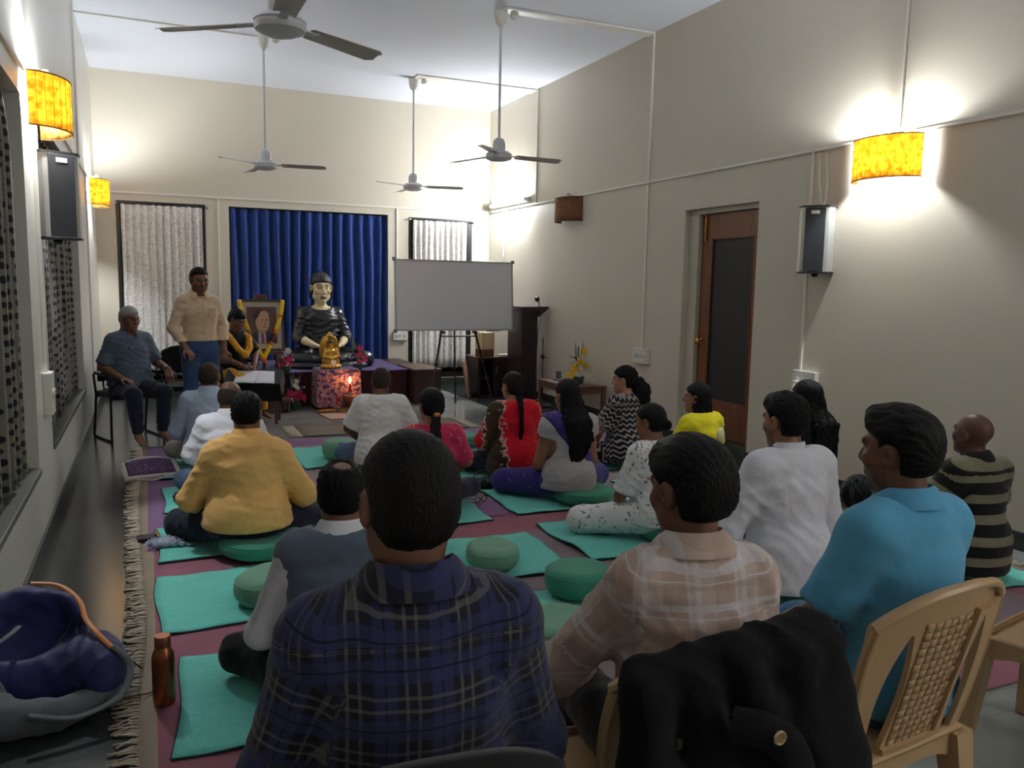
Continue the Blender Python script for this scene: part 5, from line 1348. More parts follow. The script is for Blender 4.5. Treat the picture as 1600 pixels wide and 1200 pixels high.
# cabinet with a box lamp
root = empty('side_cabinet', (4.14, 10.12, 0), math.radians(0), 'dark low cabinet behind the whiteboard easel', 'cabinet')
m = MB()
for a, b, c, d, e_, f in ((-.20, -.17, -.2, .2, 0, .52), (.33, .36, -.2, .2, 0, .52), (-.20, .36, -.2, .2, .0, .03), (-.20, .36, .18, .2, 0, .52), (-.17, .0, -.2, .18, .24, .26)): m.box(a, b, c, d, e_, f, .003)
m.build('carcass', M_lec, root, False)
m = MB(); m.box(-.22, .38, -.22, .22, .52, .54, .003); m.build('top', MATS['brown_wood'], root, False)
m = MB(); m.box(.02, .34, -.215, -.2, .03, .51, .003); d_ = m.build('door', M_lec, root, False); m = MB(); m.box(.05, .065, -.23, -.215, .32, .42, .004); m.build('handle', MATS['steel'], d_, False)
root = empty('box_lamp', (4.07, 10.02, .54), .2, 'square cream paper table lamp on a wooden base', 'lamp')
m = MB(); m.box(-.09, .09, -.09, .09, 0, .10, .004); m.build('base', MATS['easel_wood'], root, False); m = MB(); m.box(-.085, .085, -.085, .085, .10, .32, .004); m.build('shade', plain('cream_paper', srgb(206, 184, 140), .8), root, False)
m = MB()
for sx in (-1, 1):
    for sy in (-1, 1): m.box(sx*.085-.006, sx*.085+.006, sy*.085-.006, sy*.085+.006, .10, .325, .002)
m.build('shade_post', plain('light_wood', srgb(180, 150, 106), .6), root, False)
m = MB(); m.box(-.10, .10, -.05, .05, 0, .03, .006); o = m.build('router', M_white_pl, None, False); o.location = (4.36, 9.98, .54); tag(o, 'flat white router on the dark cabinet', 'router'); 
for x in (-.08, .06): m = MB(); m.tube([(x, .04, .02), (x+.01, .05, .13)], .005, 6); m.build('antenna', M_white_pl, o)
# plywood sheet leaning beside the cabinet
m = MB(); m.box(-.14, .14, -.01, .01, 0, .5, .002); o = m.build('plywood_sheet', wood('plywood', srgb(150, 108, 82), srgb(172, 130, 100), .6), None, False); o.location = (3.84, 9.95, .0); o.rotation_euler = (math.radians(-10), 0, math.radians(62)); tag(o, 'small brown plywood sheet leaning by the dark cabinet', 'board')
# side table with white and yellow flowers
root = empty('side_table', (4.36, 8.10, 0), 0, 'small brown wooden side table by the wall under yellow flowers', 'table')
M_tb = wood('table_wood', srgb(86, 58, 44), srgb(112, 78, 60), .45)
m = MB(); m.box(-.22, .22, -.42, .42, .385, .41, .004); m.build('top', M_tb, root, False)
for sx in (-1, 1):
    for sy in (-1, 1): m = MB(); m.box(sx*.195-.022, sx*.195+.022, sy*.39-.022, sy*.39+.022, 0, .385, .003); m.build('leg', M_tb, root, False)
for sx in (-1, 1): m = MB(); m.box(sx*.195-.01, sx*.195+.01, -.37, .37, .32, .385, .003); m.build('apron', M_tb, root, False)
m = MB(); m.box(-.173, .173, -.40, -.38, .32, .385, .003); m.build('apron', M_tb, root, False)
M_wy = plain('white_gerbera', srgb(228, 226, 206), .6)
bouquet('triangular arrangement of white and yellow gerberas on the side table', (4.40, 8.02, .41), .48, [(.04, .36, .055, M_yelp), (.05, .29, .07, M_wy), (-.01, .24, .055, M_yelp), (.07, .20, .06, M_yelp), (.05, .13, .075, M_wy), (-.08, .17, .055, M_yelp), (-.03, .12, .06, M_wy), (-.13, .10, .055, M_yelp), (.09, .25, .055, M_wy), (.11, .15, .055, M_wy), (.0, .18, .055, M_wy)], 6, wid=.14, fillmats=[M_whitep, M_yelp], leafup=2)
m = MB(); m.lathe([(.0, 0), (.03, 0), (.035, .09), (.032, .09), (.028, .006), (0, .006)], 16); o = m.build('water_glass', plain('clear_glass', srgb(200, 205, 205), .05), None); o.location = (4.36, 8.42, .41); tag(o, 'small drinking glass on the side table beside the flowers', 'glass')
_b = MATS['clear_glass'].node_tree.nodes['Principled BSDF']; _b.inputs['Transmission Weight'].default_value = .9
m = MB(); m.box(-.09, .09, -.12, .12, 0, .012, .003); o = m.build('notebook', M_black, None, False); o.location = (4.34, 8.22, .41); tag(o, 'thin black notebook lying on the side table', 'book')

# speaker's table with papers
root = empty('low_table', (.98, 8.86, 0), math.radians(-14), 'small sloping desk under a black cloth before the woman in black', 'table')
SL = math.tan(math.radians(20))
for sx in (-1, 1):
    for sy in (-1, 1): m = MB(); m.box(sx*.24-.015, sx*.24+.015, sy*.13-.015, sy*.13+.015, 0, .455+SL*sy*.13, .003); m.build('leg', MATS['easel_wood'], root, False)
m = MB(); m.T = Matrix.Translation((0, 0, .47)) @ Matrix.Rotation(math.radians(20), 4, 'X'); m.box(-.28, .28, -.17, .17, -.01, .01, .004); m.build('top', MATS['easel_wood'], root, False)
def tclo(u, v):
    x = -.37+.74*u; y = -.27+.50*v
    ox = max(0, abs(x)-.285); oy = max(0, abs(y)-.165)
    x2 = math.copysign(min(abs(x), .285+.25*ox), x); y2 = math.copysign(min(abs(y), .165+.2*oy), y)
    return (x2, y2, .486+SL*y2-1.5*ox-(1.6*oy if y < 0 else .9*oy)+.006*math.sin(u*23)*(oy > 0))
m = MB(); m.sheet(tclo, 44, 32, .003); m.build('cloth', cloth('black_cloth', srgb(16, 16, 19), .1, 5, .9, .2), root, True, 60)
M_paper = plain('white_paper', srgb(222, 222, 228), .8)
for i, (x, y, rz, lab) in enumerate(((.90, 8.83, -.30, 'white sheet of paper at the standing man\'s side of the black cloth'), (1.09, 8.80, -.12, 'white sheet of paper at the portrait side of the black cloth'))):
    m = MB(); m.sheet(lambda u, v: (-.105+.21*u, -.145+.29*v, .006*math.sin(u*3+i)+.001), 6, 6, .0008); o = m.build('paper_sheet', M_paper, None, True, 0); o.location = (x, y, .497+SL*(y-8.86)*.97+.006*i); o.rotation_euler = (math.radians(20), 0, rz); tag(o, lab, 'paper', 'papers on the low table')

# ================================================================== chairs
M_steel_b = plain('black_steel', srgb(18, 18, 20), .4, .2); M_seatb = cloth('black_upholstery', srgb(20, 20, 22), .1, 10, .8, .1)
def office_chair(label, loc, rz, mk=None, arms=True):
    if mk is not None: return copy_tree(mk, None, loc, math.radians(rz), label)
    root = empty('steel_chair', loc, math.radians(rz), label, 'chair', 'black steel chairs')
    for sx in (-1, 1):
        x = .25*sx
        m = MB(); m.tube([(x, .20, .0), (x, .21, .44), (x, .19, .62), (x, .12, .645), (x, -.18, .645), (x, -.22, .63), (x, -.17, .44), (x, -.26, .02)], .0125, 8); m.build('side_frame', M_steel_b, root)
        m = MB(); m.box(x-.022, x+.022, -.16, .15, .65, .672, .008); m.build('armrest', M_black, root, False)
        m = MB(); m.tube([(x, .20, .012), (x, -.26, .012)], .011, 8); m.build('foot_rail', M_steel_b, root)
    m = MB(); m.tube([(-.25, .17, .42), (.25, .17, .42)], .011, 8); m.tube([(-.25, -.17, .42), (.25, -.17, .42)], .011, 8); m.build('crossbar', M_steel_b, root)
    m = MB(); m.box(-.235, .235, -.21, .23, .425, .475, .02); m.build('seat', M_seatb, root)
    def bk(u, v):
        a = (u-.5)*2; x = a*.225*(1-.12*v**3); z = .56+.30*v-.05*abs(a)**2.5*v; return (x, -.24-.035*v+.05*a*a, z)
    m = MB(); m.sheet(bk, 16, 10, .035); m.build('backrest', M_seatb, root, True, 0)
    for sx in (-1, 1): m = MB(); m.tube([(.15*sx, -.17, .43), (.15*sx, -.25, .50), (.15*sx, -.262, .70)], .010, 8); m.build('back_post', M_steel_b, root)
    return root
M_pl = plain('beige_plastic', srgb(184, 152, 112), .38, 0, .05, 4)
def plastic_chair(label, loc, rz, mk=None):
    """armless moulded chair: four tapered legs, dished seat, curved back with a woven centre panel and two openings"""
    if mk is not None: return copy_tree(mk, None, loc, math.radians(rz), label)
    root = empty('plastic_chair', loc, math.radians(rz), label, 'chair', 'beige plastic chairs')
    def bx(a, z):     # point on the back: a -1..1 across, z height
        t = (z-.42)/.45; w_ = .225+.02*t; return Vector((a*w_, -.215-.115*t+.045*a*a*(.4+.6*t), z))
    m = MB()
    def seat(u, v):
        x = (u-.5)*2; y = -.235+.46*v; wd = .205+.03*v
        return (x*wd, y, .432-.022*(1-x*x)*math.sin(PI*v)-.03*max(0, v-.86)/.14)
    m.sheet(seat, 16, 14, .010); m.build('seat', M_pl, root, True, 0)
    m = MB()      # skirt under the seat
    for a, b in (((-.205, -.225), (.205, -.225)), ((.205, -.225), (.232, .215)), ((.232, .215), (-.232, .215)), ((-.232, .215), (-.205, -.225))):
        p, q = Vector((*a, 0)), Vector((*b, 0)); n = 10
        def sk(u, v): r = p.lerp(q, u); return (r.x, r.y, .428-(.045+.05*(abs(2*u-1))**3)*v)
        m.sheet(sk, n, 2, .006)
    m.build('apron', M_pl, root, True, 50)
    for sx in (-1, 1):
        for y, yb in ((-.215, -.27), (.205, .235)):
            m = MB(); xa = .195*sx if y < 0 else .215*sx; xb = xa+.03*sx
            P = [(xa, y, .42), (xa+.008*sx, y+(yb-y)*.4, .25), (xb, yb, 0)]
            for k in range(2):
                a, b = Vector(P[k]), Vector(P[k+1]); wa, wb = (.034, .028, .021)[k], (.034, .028, .021)[k+1]
                vs = []
                for c, w_ in ((a, wa), (b, wb)): vs += [c+Vector((-w_, -w_, 0)), c+Vector((w_, -w_, 0)), c+Vector((w_, w_, 0)), c+Vector((-w_, w_, 0))]
                m.add(vs, [(0, 1, 5, 4), (1, 2, 6, 5), (2, 3, 7, 6), (3, 0, 4, 7)]+([(3, 2, 1, 0)] if k == 0 else [(4, 5, 6, 7)]))
            m.build('leg', M_pl, root, True, 40)
    def strip(pa, pb, th=.014, n=14):     # strip between two curves on the back
        m = MB(); m.sheet(lambda u, v: pa(v).lerp(pb(v), u), 4, n, th); return m
    lerp = lambda a, b, t: a+(b-a)*t
    for sx in (-1, 1):
        outer = lambda v: sx*(.90+.16*math.sin(PI*min(1, v*.62+.02))-.06*v**4)
        strip(lambda v: bx(outer(v), .40+.395*v), lambda v: bx(sx*(.70+.08*math.sin(PI*v)-.20*v**3), .40+.39*v), .014, 20).build('back_stile', M_pl, root, True, 60)
        m = MB(); m.tube([bx(outer(i/14), .40+.395*i/14)+Vector((0, -.006, 0)) for i in range(15)], .012, 8); m.build('back_rim', M_pl, root)
        strip(lambda v: bx(sx*(.52-.10*math.sin(PI*v)+.03*v**3), .40+.40*v), lambda v: bx(sx*.36, .40+.40*v), .014, 20).build('panel_stile', M_pl, root, True, 60)
    m = MB(); m.sheet(lambda u, v: bx(-1.02+2.04*u, lerp(.768-.012*abs(2*u-1)**2, .875-.078*abs(2*u-1)**2.4, v)), 26, 5, .016); m.build('top_rail', M_pl, root, True, 60)
    m = MB(); m.tube([bx(-1.02+2.04*i/20, .875-.078*abs(2*i/20-1)**2.4)+Vector((0, -.006, 0)) for i in range(21)], .012, 8); m.build('top_rim', M_pl, root)
    strip(lambda v: bx(-.5+1.0*v, .40), lambda v: bx(-.5+1.0*v, .45)).build('bottom_rail', M_pl, root, True, 60)
    m = MB(); m.sheet(lambda u, v: bx(-.38+.76*u, .44+.35*v)+Vector((0, .006, 0)), 8, 10, .004); m.build('panel_back', plain('beige_plastic_dark', srgb(120, 94, 66), .5), root, True, 0)
    # weave: each strip bows over and under
    nx, nz = 7, 16
    wv_ = None
    def weave_piece(over, horiz, a, z):
        m = MB()
        if horiz: m.sheet(lambda u, v: bx(a-.058+.116*u, z-.0108+.0216*v)+Vector((0, -.002-.004*math.sin(PI*u), 0)), 4, 2, .003)
        else: m.sheet(lambda u, v: bx(a-.052+.104*u, z-.0125+.025*v)+Vector((0, -.001-.003*math.sin(PI*v), 0)), 2, 4, .003)
        m.build('weave_strip', M_pl, root, True, 0)
    for j in range(nz):
        for i in range(nx):
            a = -.345+.69*i/(nx-1); z = .452+.325*j/(nz-1); weave_piece(1, (i+j) % 2 == 0, a, z)
    return root
# ================================================================== patterned fabrics (mapped round trunk and sleeves)
def pat_nodes(name, rough=.85, wr=.35):
    m, nt, b = newmat(name); cloth_nodes(nt, b, None, rough=rough, wr=wr)
    at = N(nt, 'ShaderNodeAttribute', attribute_name='pat'); sp = N(nt, 'ShaderNodeSeparateXYZ'); nt.links.new(at.outputs['Vector'], sp.inputs[0])
    return m, nt, b, at, sp.outputs[0], sp.outputs[1]
def band(nt, c, P, mid, w_):
    f = math_n(nt, 'FRACT', math_n(nt, 'ADD', math_n(nt, 'DIVIDE', c, P), 20))
    return math_n(nt, 'LESS_THAN', math_n(nt, 'ABSOLUTE', math_n(nt, 'SUBTRACT', f, mid)), w_)
def plaid_mat():
    m, nt, b, at, u, v = pat_nodes('navy_plaid')
    c = srgb(25, 26, 42)
    for co in (u, v):
        c = mixc(nt, math_n(nt, 'MULTIPLY', band(nt, co, .088, .30, .20), .55), c, srgb(48, 52, 96))
        c = mixc(nt, math_n(nt, 'MULTIPLY', band(nt, co, .088, .66, .03), .35), c, srgb(120, 116, 108))
        c = mixc(nt, math_n(nt, 'MULTIPLY', band(nt, co, .088, .87, .03), .3), c, srgb(120, 116, 108))
        c = mixc(nt, math_n(nt, 'MULTIPLY', band(nt, co, .088, .30, .018), .8), c, srgb(14, 14, 24))
    nt.links.new(c, b.inputs['Base Color']); return m
def check_mat():
    m, nt, b, at, u, v = pat_nodes('beige_check')
    c = srgb(200, 180, 170)
    for co, a in ((u, .5), (v, .4)):
        c = mixc(nt, math_n(nt, 'MULTIPLY', band(nt, co, .11, .25, .22), a), c, srgb(172, 146, 134))
        c = mixc(nt, math_n(nt, 'MULTIPLY', band(nt, co, .11, .70, .06), .6), c, srgb(214, 214, 220))
        c = mixc(nt, math_n(nt, 'MULTIPLY', band(nt, co, .11, .52, .012), .6), c, srgb(222, 222, 228))
    nt.links.new(c, b.inputs['Base Color']); return m
def stripe_mat():
    m, nt, b, at, u, v = pat_nodes('black_olive_stripe')
    nt.links.new(mixc(nt, band(nt, v, .105, .45, .22), srgb(16, 16, 17), srgb(116, 114, 92)), b.inputs['Base Color']); return m
def chevron_mat():
    m, nt, b, at, u, v = pat_nodes('black_zigzag')
    zz = math_n(nt, 'PINGPONG', math_n(nt, 'ADD', u, 10), .022)
    nt.links.new(mixc(nt, band(nt, math_n(nt, 'ADD', v, zz), .042, .5, .19), srgb(18, 17, 20), srgb(150, 142, 142)), b.inputs['Base Color']); return m
def spot_mat(name, base, figs, scale, thr, attr='pat'):
    m, nt, b, at, u, v = pat_nodes(name); c = base
    for i, (col, sc, th) in enumerate(figs):
        vo = N(nt, 'ShaderNodeTexVoronoi'); vo.inputs['Scale'].default_value = sc; vo.inputs['Randomness'].default_value = .8
        ad = N(nt, 'ShaderNodeVectorMath', operation='ADD'); ad.inputs[1].default_value = (i*.37, i*.21, i*.5); nt.links.new(at.outputs['Vector'], ad.inputs[0])
        no = N(nt, 'ShaderNodeTexNoise'); no.inputs['Scale'].default_value = sc*1.5; nt.links.new(ad.outputs[0], no.inputs['Vector'])
        nt.links.new(mixc(nt, .05, ad.outputs[0], no.outputs['Color']), vo.inputs['Vector'])
        c = mixc(nt, math_n(nt, 'LESS_THAN', vo.outputs['Distance'], th), c, col)
    nt.links.new(c, b.inputs['Base Color']); return m
def tiedye_mat():
    m, nt, b, at, u, v = pat_nodes('red_tie_dye')
    tc = N(nt, 'ShaderNodeTexCoord'); sp = N(nt, 'ShaderNodeSeparateXYZ'); nt.links.new(tc.outputs['Object'], sp.inputs[0])
    no = N(nt, 'ShaderNodeTexNoise'); no.inputs['Scale'].default_value = 26; no.inputs['Detail'].default_value = 2; nt.links.new(tc.outputs['Object'], no.inputs['Vector'])
    x = math_n(nt, 'ADD', sp.outputs[0], math_n(nt, 'MULTIPLY', math_n(nt, 'SUBTRACT', no.outputs['Fac'], .5), .16))
    c = srgb(204, 24, 42)
    c = mixc(nt, math_n(nt, 'LESS_THAN', x, -.120), c, srgb(206, 168, 162)); c = mixc(nt, math_n(nt, 'LESS_THAN', x, -.140), c, srgb(66, 52, 38))
    c = mixc(nt, math_n(nt, 'LESS_THAN', x, -.255), c, srgb(206, 168, 162)); c = mixc(nt, math_n(nt, 'LESS_THAN', x, -.275), c, srgb(178, 22, 36))
    c = mixc(nt, math_n(nt, 'GREATER_THAN', x, .205), c, srgb(206, 176, 170)); c = mixc(nt, math_n(nt, 'GREATER_THAN', x, .225), c, srgb(178, 22, 36))
    nt.links.new(c, b.inputs['Base Color']); return m
M_plaid, M_check, M_stripe, M_chev, M_tie = plaid_mat(), check_mat(), stripe_mat(), chevron_mat(), tiedye_mat()
M_floral = spot_mat('white_floral', srgb(232, 230, 230), [(srgb(120, 124, 140), 26, .22), (srgb(168, 128, 136), 31, .18)], 0, 0)
M_sprig = spot_mat('grey_blue_sprig', srgb(92, 106, 122), [(srgb(150, 158, 166), 24, .12)], 0, 0)
M_pinkf = spot_mat('pink_floral', srgb(196, 50, 92), [(srgb(226, 180, 180), 26, .16), (srgb(216, 150, 40), 17, .16)], 0, 0)
M_sequin = spot_mat('black_sequin', srgb(20, 20, 24), [(srgb(96, 96, 104), 60, .14)], 0, 0)
M_violet = spot_mat('violet_print', srgb(56, 46, 116), [(srgb(112, 96, 170), 30, .2)], 0, 0)
C = cloth
M_orange = C('orange_yellow_shirt', srgb(252, 198, 122), .06, 6, .8, .4); M_white_s = C('white_shirt', srgb(230, 231, 240), .04, 6, .85, .45); M_white_t = C('white_tshirt', srgb(230, 230, 228), .04, 6, .85, .3)
M_pale = C('pale_blue_shirt', srgb(182, 200, 224), .05, 6, .85, .4); M_vest = C('slate_wool_vest', srgb(94, 106, 124), .08, 60, .95, .25, sheen=.35); M_teal = C('blue_polo', srgb(88, 162, 200), .05, 6, .8, .2)
M_khaki = C('khaki_shirt', srgb(226, 198, 164), .05, 6, .85, .4); M_yellow = C('yellow_top', srgb(222, 210, 30), .05, 6, .8, .3); M_greyk = C('grey_kurta', srgb(182, 176, 178), .05, 8, .85, .5)
M_navy = C('navy_trousers', srgb(30, 33, 52), .1, 6, .85, .35); M_blackt = C('black_trousers', srgb(20, 20, 23), .1, 6, .85, .3); M_jean = C('blue_jeans', srgb(60, 84, 126), .22, 5, .85, .4); M_lightj = C('pale_jeans', srgb(92, 108, 140), .15, 5, .85, .3)
M_mustard = C('mustard_cloth', srgb(214, 154, 44), .08, 6, .8, .4); M_blackc = C('black_cotton', srgb(20, 20, 23), .1, 6, .85, .35); M_cream = C('cream_trousers', srgb(180, 174, 164), .06, 6, .85, .35)
H_black = hair_mat('hair_black', (.006, .0055, .006, 1), .55); H_soft = hair_mat('hair_soft_black', (.008, .007, .007, 1), .6, (70, 70, 8)); H_grey = hair_mat('hair_grey', srgb(168, 164, 160), .55); H_thin = hair_mat('hair_thin', (.035, .026, .022, 1), .5)
SK1, SK2, SK3, SK4 = (128, 86, 64), (108, 70, 52), (150, 106, 82), (168, 122, 96)

# ---- the front row on chairs, seen from behind
p1 = person('man in a dark blue plaid shirt sitting on a chair in front of the camera', (.385, 1.26, 0), 6, 'chair', s=.935, girth=1.0, skin=SK2, hyaw=3, hpitch=4, lean=-1, vox=.011, hv=.0048, face_detail='noeyes', hands=True,
    pose=dict(el=(.25, .02, .72), wr=(.18, .26, .62), sh=(.16, -.01, .995)),
    shirt=dict(mat=M_plaid, sleeve='long', off=.018, fold=.0045, seed=11, kf=(7, 4, 3), collar=dict(h=.034, r=1.06), grow=.02, skirt=.0),
    pants=dict(mat=M_navy), hair=dict(mat=H_soft, thick=.011, amp=.002, seed=2, nape=-.10, line=.07, edge=.04, freq=1.6))
p2 = person('man in a beige checked shirt sitting on a plastic chair in front of the camera', (1.06, 1.39, 0), 10, 'chair', s=.875, girth=1.03, skin=SK2, hyaw=18, hpitch=8, lean=1, vox=.011, hv=.0048, hands=True,
    pose=dict(elL=(-.31, .12, .73), wrL=(-.16, .33, .64), elR=(.24, .05, .74), wrR=(.16, .30, .64), sh=(.142, -.01, .995)),
    shirt=dict(mat=M_check, sleeve='long', off=.017, fold=.0055, seed=5, kf=(5, 4, 5), collar=dict(h=.034, r=1.05)), pants=dict(mat=M_blackt),
    hair=dict(mat=H_black, thick=.020, amp=.0025, seed=4, nape=-.085, line=.055, quiff=.6, temple=-.025, back=.010, freq=1.4))
p3 = person('man in a blue polo shirt sitting on a beige plastic chair', (1.755, 1.45, 0), -4, 'chair', s=.90, girth=1.05, skin=SK2, hyaw=12, hpitch=2, lean=-1, vox=.011, hv=.0042, beard=.35, hands=True,
    pose=dict(el=(.25, .05, .76), wr=(.18, .28, .62), sh=(.155, -.01, 1.0)),
    shirt=dict(mat=M_teal, sleeve='half', off=.018, fold=.0025, seed=8, collar=dict(h=.032, r=1.06), kf=(3, 3, 4)), pants=dict(mat=C('blue_trousers', srgb(58, 104, 150))),
    hair=dict(mat=H_black, thick=.012, amp=.003, seed=9, nape=-.07, line=.060, quiff=.6, freq=1.3))
# ---- sitting on the floor
p14 = person('man in a slate grey sleeveless vest over a white shirt sitting on the floor', (.57, 2.68, 0), 14, z0=.055, s=.95, girth=1.08, skin=SK1, hyaw=0, hpitch=10, lean=6, vox=.012, hv=.0055, face_detail='noeyes',
    pose=dict(el=(.29, .06, .30), wr=(.20, .28, .20), knL=(-.40, .30, .12), knR=(.38, .30, .12)),
    shirt=dict(mat=M_white_s, sleeve='long', off=.012, fold=.005, seed=3, collar=dict(h=.04)), pants=dict(mat=M_blackt),
    hair=dict(mat=H_black, thick=.012, amp=.003, seed=7, spot=(.005, -.05, .115, .034), line=.070, nape=-.085))
top(p14, mat=M_vest, sleeve='none', off=.024, fold=.003, seed=14, name='vest', nz=-.01)
p15 = person('man in an orange-yellow shirt sitting on a dark green cushion', (.46, 4.56, 0), 10, z0=.07, s=.935, girth=1.2, skin=SK1, hyaw=-4, hpitch=14, lean=4, vox=.012, hv=.006, face_detail='noeyes',
    pose=dict(el=(.33, .08, .32), wr=(.22, .28, .20), kn=(.42, .30, .11), sh=(.17, -.01, .60)),
    shirt=dict(mat=M_orange, sleeve='long', off=.02, fold=.007, seed=21, kf=(2.5, 3, 7), collar=dict(h=.038), skirt=.025, grow=.03, hem=.16), pants=dict(mat=M_navy, off=.016),
    hair=dict(mat=H_black, thick=.012, amp=.0045, seed=12, nape=-.085))
p16 = person('bald man in a white shirt sitting behind the orange-yellow shirt', (.46, 5.66, 0), 12, z0=.02, s=.92, girth=1.1, skin=SK2, hyaw=-12, hpitch=16, lean=8, face_detail='noeyes',
    shirt=dict(mat=M_white_s, sleeve='long', off=.018, fold=.006, seed=31, collar=True, hem=.08, skirt=.01), pants=dict(mat=M_lightj),
    hair=dict(mat=H_thin, thick=.004, amp=.001, line=.2, nape=-.07, spot=(.0, .0, .15, .14)))
p17 = person('balding man in a pale blue shirt sitting nearest the standing man', (.40, 6.66, 0), 14, z0=.05, s=.93, girth=1.02, skin=SK1, hyaw=-6, hpitch=4, lean=2, face_detail='noeyes',
    pose=dict(el=(.28, .06, .33)),
    shirt=dict(mat=M_pale, sleeve='long', off=.02, fold=.006, seed=41, collar=True, hem=.08, skirt=.02), pants=dict(mat=M_cream),
    hair=dict(mat=H_thin, thick=.006, amp=.002, line=.085, spot=(.0, .04, .14, .075)))
p13 = person('man with a shaved crown in a white T-shirt sitting on the floor', (1.66, 6.26, 0), 14, z0=.02, s=.93, girth=1.06, skin=SK2, hyaw=12, hpitch=4, lean=3, face_detail='noeyes',
    shirt=dict(mat=M_white_t, sleeve='half', off=.022, fold=.006, seed=51, hem=.07, skirt=.02), pants=dict(mat=M_lightj),
    hair=dict(mat=H_thin, thick=.004, amp=.001, line=.07, spot=(.0, .05, .13, .085)))
p12 = person('woman in a pink flowered top with a hair clip behind the dark blue plaid shirt', (1.62, 4.86, 0), 8, z0=.045, s=.90, girth=.95, skin=SK3, hyaw=6, hpitch=8, face_detail='noeyes',
    shirt=dict(mat=M_pinkf, sleeve='half', off=.018, fold=.004, seed=61, hem=.07, skirt=.02), pants=dict(mat=M_navy), hair=dict(mat=H_black, thick=.014, amp=.003, tail='slim', line=.06, temple=-.05, freq=1.5))
m = MB(); c_ = p12['hl'](0, -.135, -.055); m.sphere(c_, (.022, .012, .014), 10, 6); m.build('hair_clip', plain('orange_clip', srgb(206, 120, 60), .4), p12['body'])
p11 = person('woman in a red kurta with a plait sitting on the floor', (2.56, 5.66, 0), 2, z0=.03, s=.91, girth=1.02, skin=SK3, hyaw=12, hpitch=4, lean=3,
    pose=dict(el=(.28, .03, .33), wr=(.16, .26, .22)), shirt=dict(mat=M_tie, sleeve='long', off=.024, fold=.006, seed=71, hem=.05, skirt=.05), pants=dict(mat=M_navy, wide=.01), hair=dict(mat=H_black, thick=.010, amp=.0025, tail='plait', line=.058, temple=-.03, freq=1.6))
p10 = person('woman with long loose hair in a grey kurta and violet scarf', (2.62, 4.88, 0), 4, z0=.045, s=.925, girth=1.0, skin=SK3, hyaw=10, hpitch=6, lean=2, vox=.012,
    pose=dict(el=(.22, .05, .30), wr=(.16, .22, .16), kn=(.40, .32, .12)), shirt=dict(mat=M_greyk, sleeve='cap', off=.018, fold=.006, seed=81, kf=(2.5, 3, 7), hem=.115, skirt=.03), pants=dict(mat=M_violet, wide=.02, off=.02, name='salwar'),
    hair=dict(mat=H_black, thick=.014, amp=.004, tail='long', line=.058, temple=-.07, freq=1.2))
def sash(info, mat, off, a, b, hw, name='scarf', fold=.003, seed=5):
    """band of cloth across the trunk from a to b (x, z in the body's frame), hw = half width"""
    lo, hi = info['lo'], info['hi'].copy(); F = Field(lo, hi, .012); info['torso'](F, off, .035, .03)
    for S in 'RL': F.chain([(info['J']['sh'+S], .06*info['g']+off), ((info['J']['sh'+S]*.7+info['J']['el'+S]*.3), .055*info['g']+off)], k=.03)
    F.folds(fold, seed, 6, 3, 6)
    d = np.array([b[0]-a[0], 0, b[1]-a[1]]); d /= np.linalg.norm(d); n = np.array([d[2], 0, -d[0]]); A = np.array([a[0], 0, a[1]])
    F.clip(A+n*hw, n); F.clip(A-n*hw, -n); F.clip((b[0], 0, b[1]), d)
    F.chain([(info['J']['neck']+np.array([0, 0, -.01]), .055), (info['J']['neck']+np.array([0, .02, .2]), .09)], k=0, op='s')
    V, Q = F.surface(); V = relax(V, Q, 1, .4); return np_mesh(name, V, Q, mat, info['body'], {'pat': ('FLOAT_VECTOR', V)})
sash(p10, M_violet, .028, (-.10, .58), (.20, .18), .055)
p9 = person('woman with a curly ponytail in a black and white zigzag dress', (3.60, 5.66, 0), -16, z0=.03, s=.935, girth=1.06, skin=SK4, hyaw=28, hpitch=2, lean=4, hv=.0055,
    pose=dict(elL=(-.27, .10, .36), wrL=(-.10, .30, .22)), shirt=dict(mat=M_chev, sleeve='half', off=.022, fold=.004, seed=91, hem=.10, skirt=.06), pants=dict(mat=M_chev, wide=.02), hair=dict(mat=H_black, thick=.012, amp=.006, tail='pony', line=.060, temple=-.02, freq=1.2))
p8 = person('woman in a white flowered dress sitting in profile on a teal mat', (2.72, 3.92, 0), -8, z0=.06, s=.875, girth=.95, skin=SK1, hyaw=18, hpitch=8, lean=8, vox=.011, hv=.0055, hands='fine',
    pose=dict(elL=(-.24, .12, .32), wrL=(-.13, .28, .18), kn=(.36, .34, .13), knL=(-.40, .34, .12)), shirt=dict(mat=M_floral, sleeve='half', off=.016, fold=.005, seed=101, hem=.12, skirt=.02), pants=dict(mat=M_floral, wide=.025, off=.022, name='salwar'),
    hair=dict(mat=H_black, thick=.010, amp=.003, tail='bun', line=.055, temple=-.02, freq=1.6))
p7 = person('woman in a bright yellow top sitting before the teak door', (3.62, 4.72, 0), -14, z0=.045, s=.89, girth=1.0, skin=SK3, hyaw=26, hpitch=-2, lean=3, hv=.0055,
    shirt=dict(mat=M_yellow, sleeve='half', off=.02, fold=.005, seed=111, hem=.05, skirt=.03), pants=dict(mat=M_blackt), hair=dict(mat=H_black, thick=.012, amp=.004, tail='shoulder', line=.058, temple=-.04, freq=1.3))
m = MB(); c_ = p7['J']['chest']+np.array([.03, -.155, .03]); m.sphere(c_, (.045, .012, .055), 14, 10); m.build('printed_motif', plain('pale_motif', srgb(224, 222, 160), .8), p7['body'])
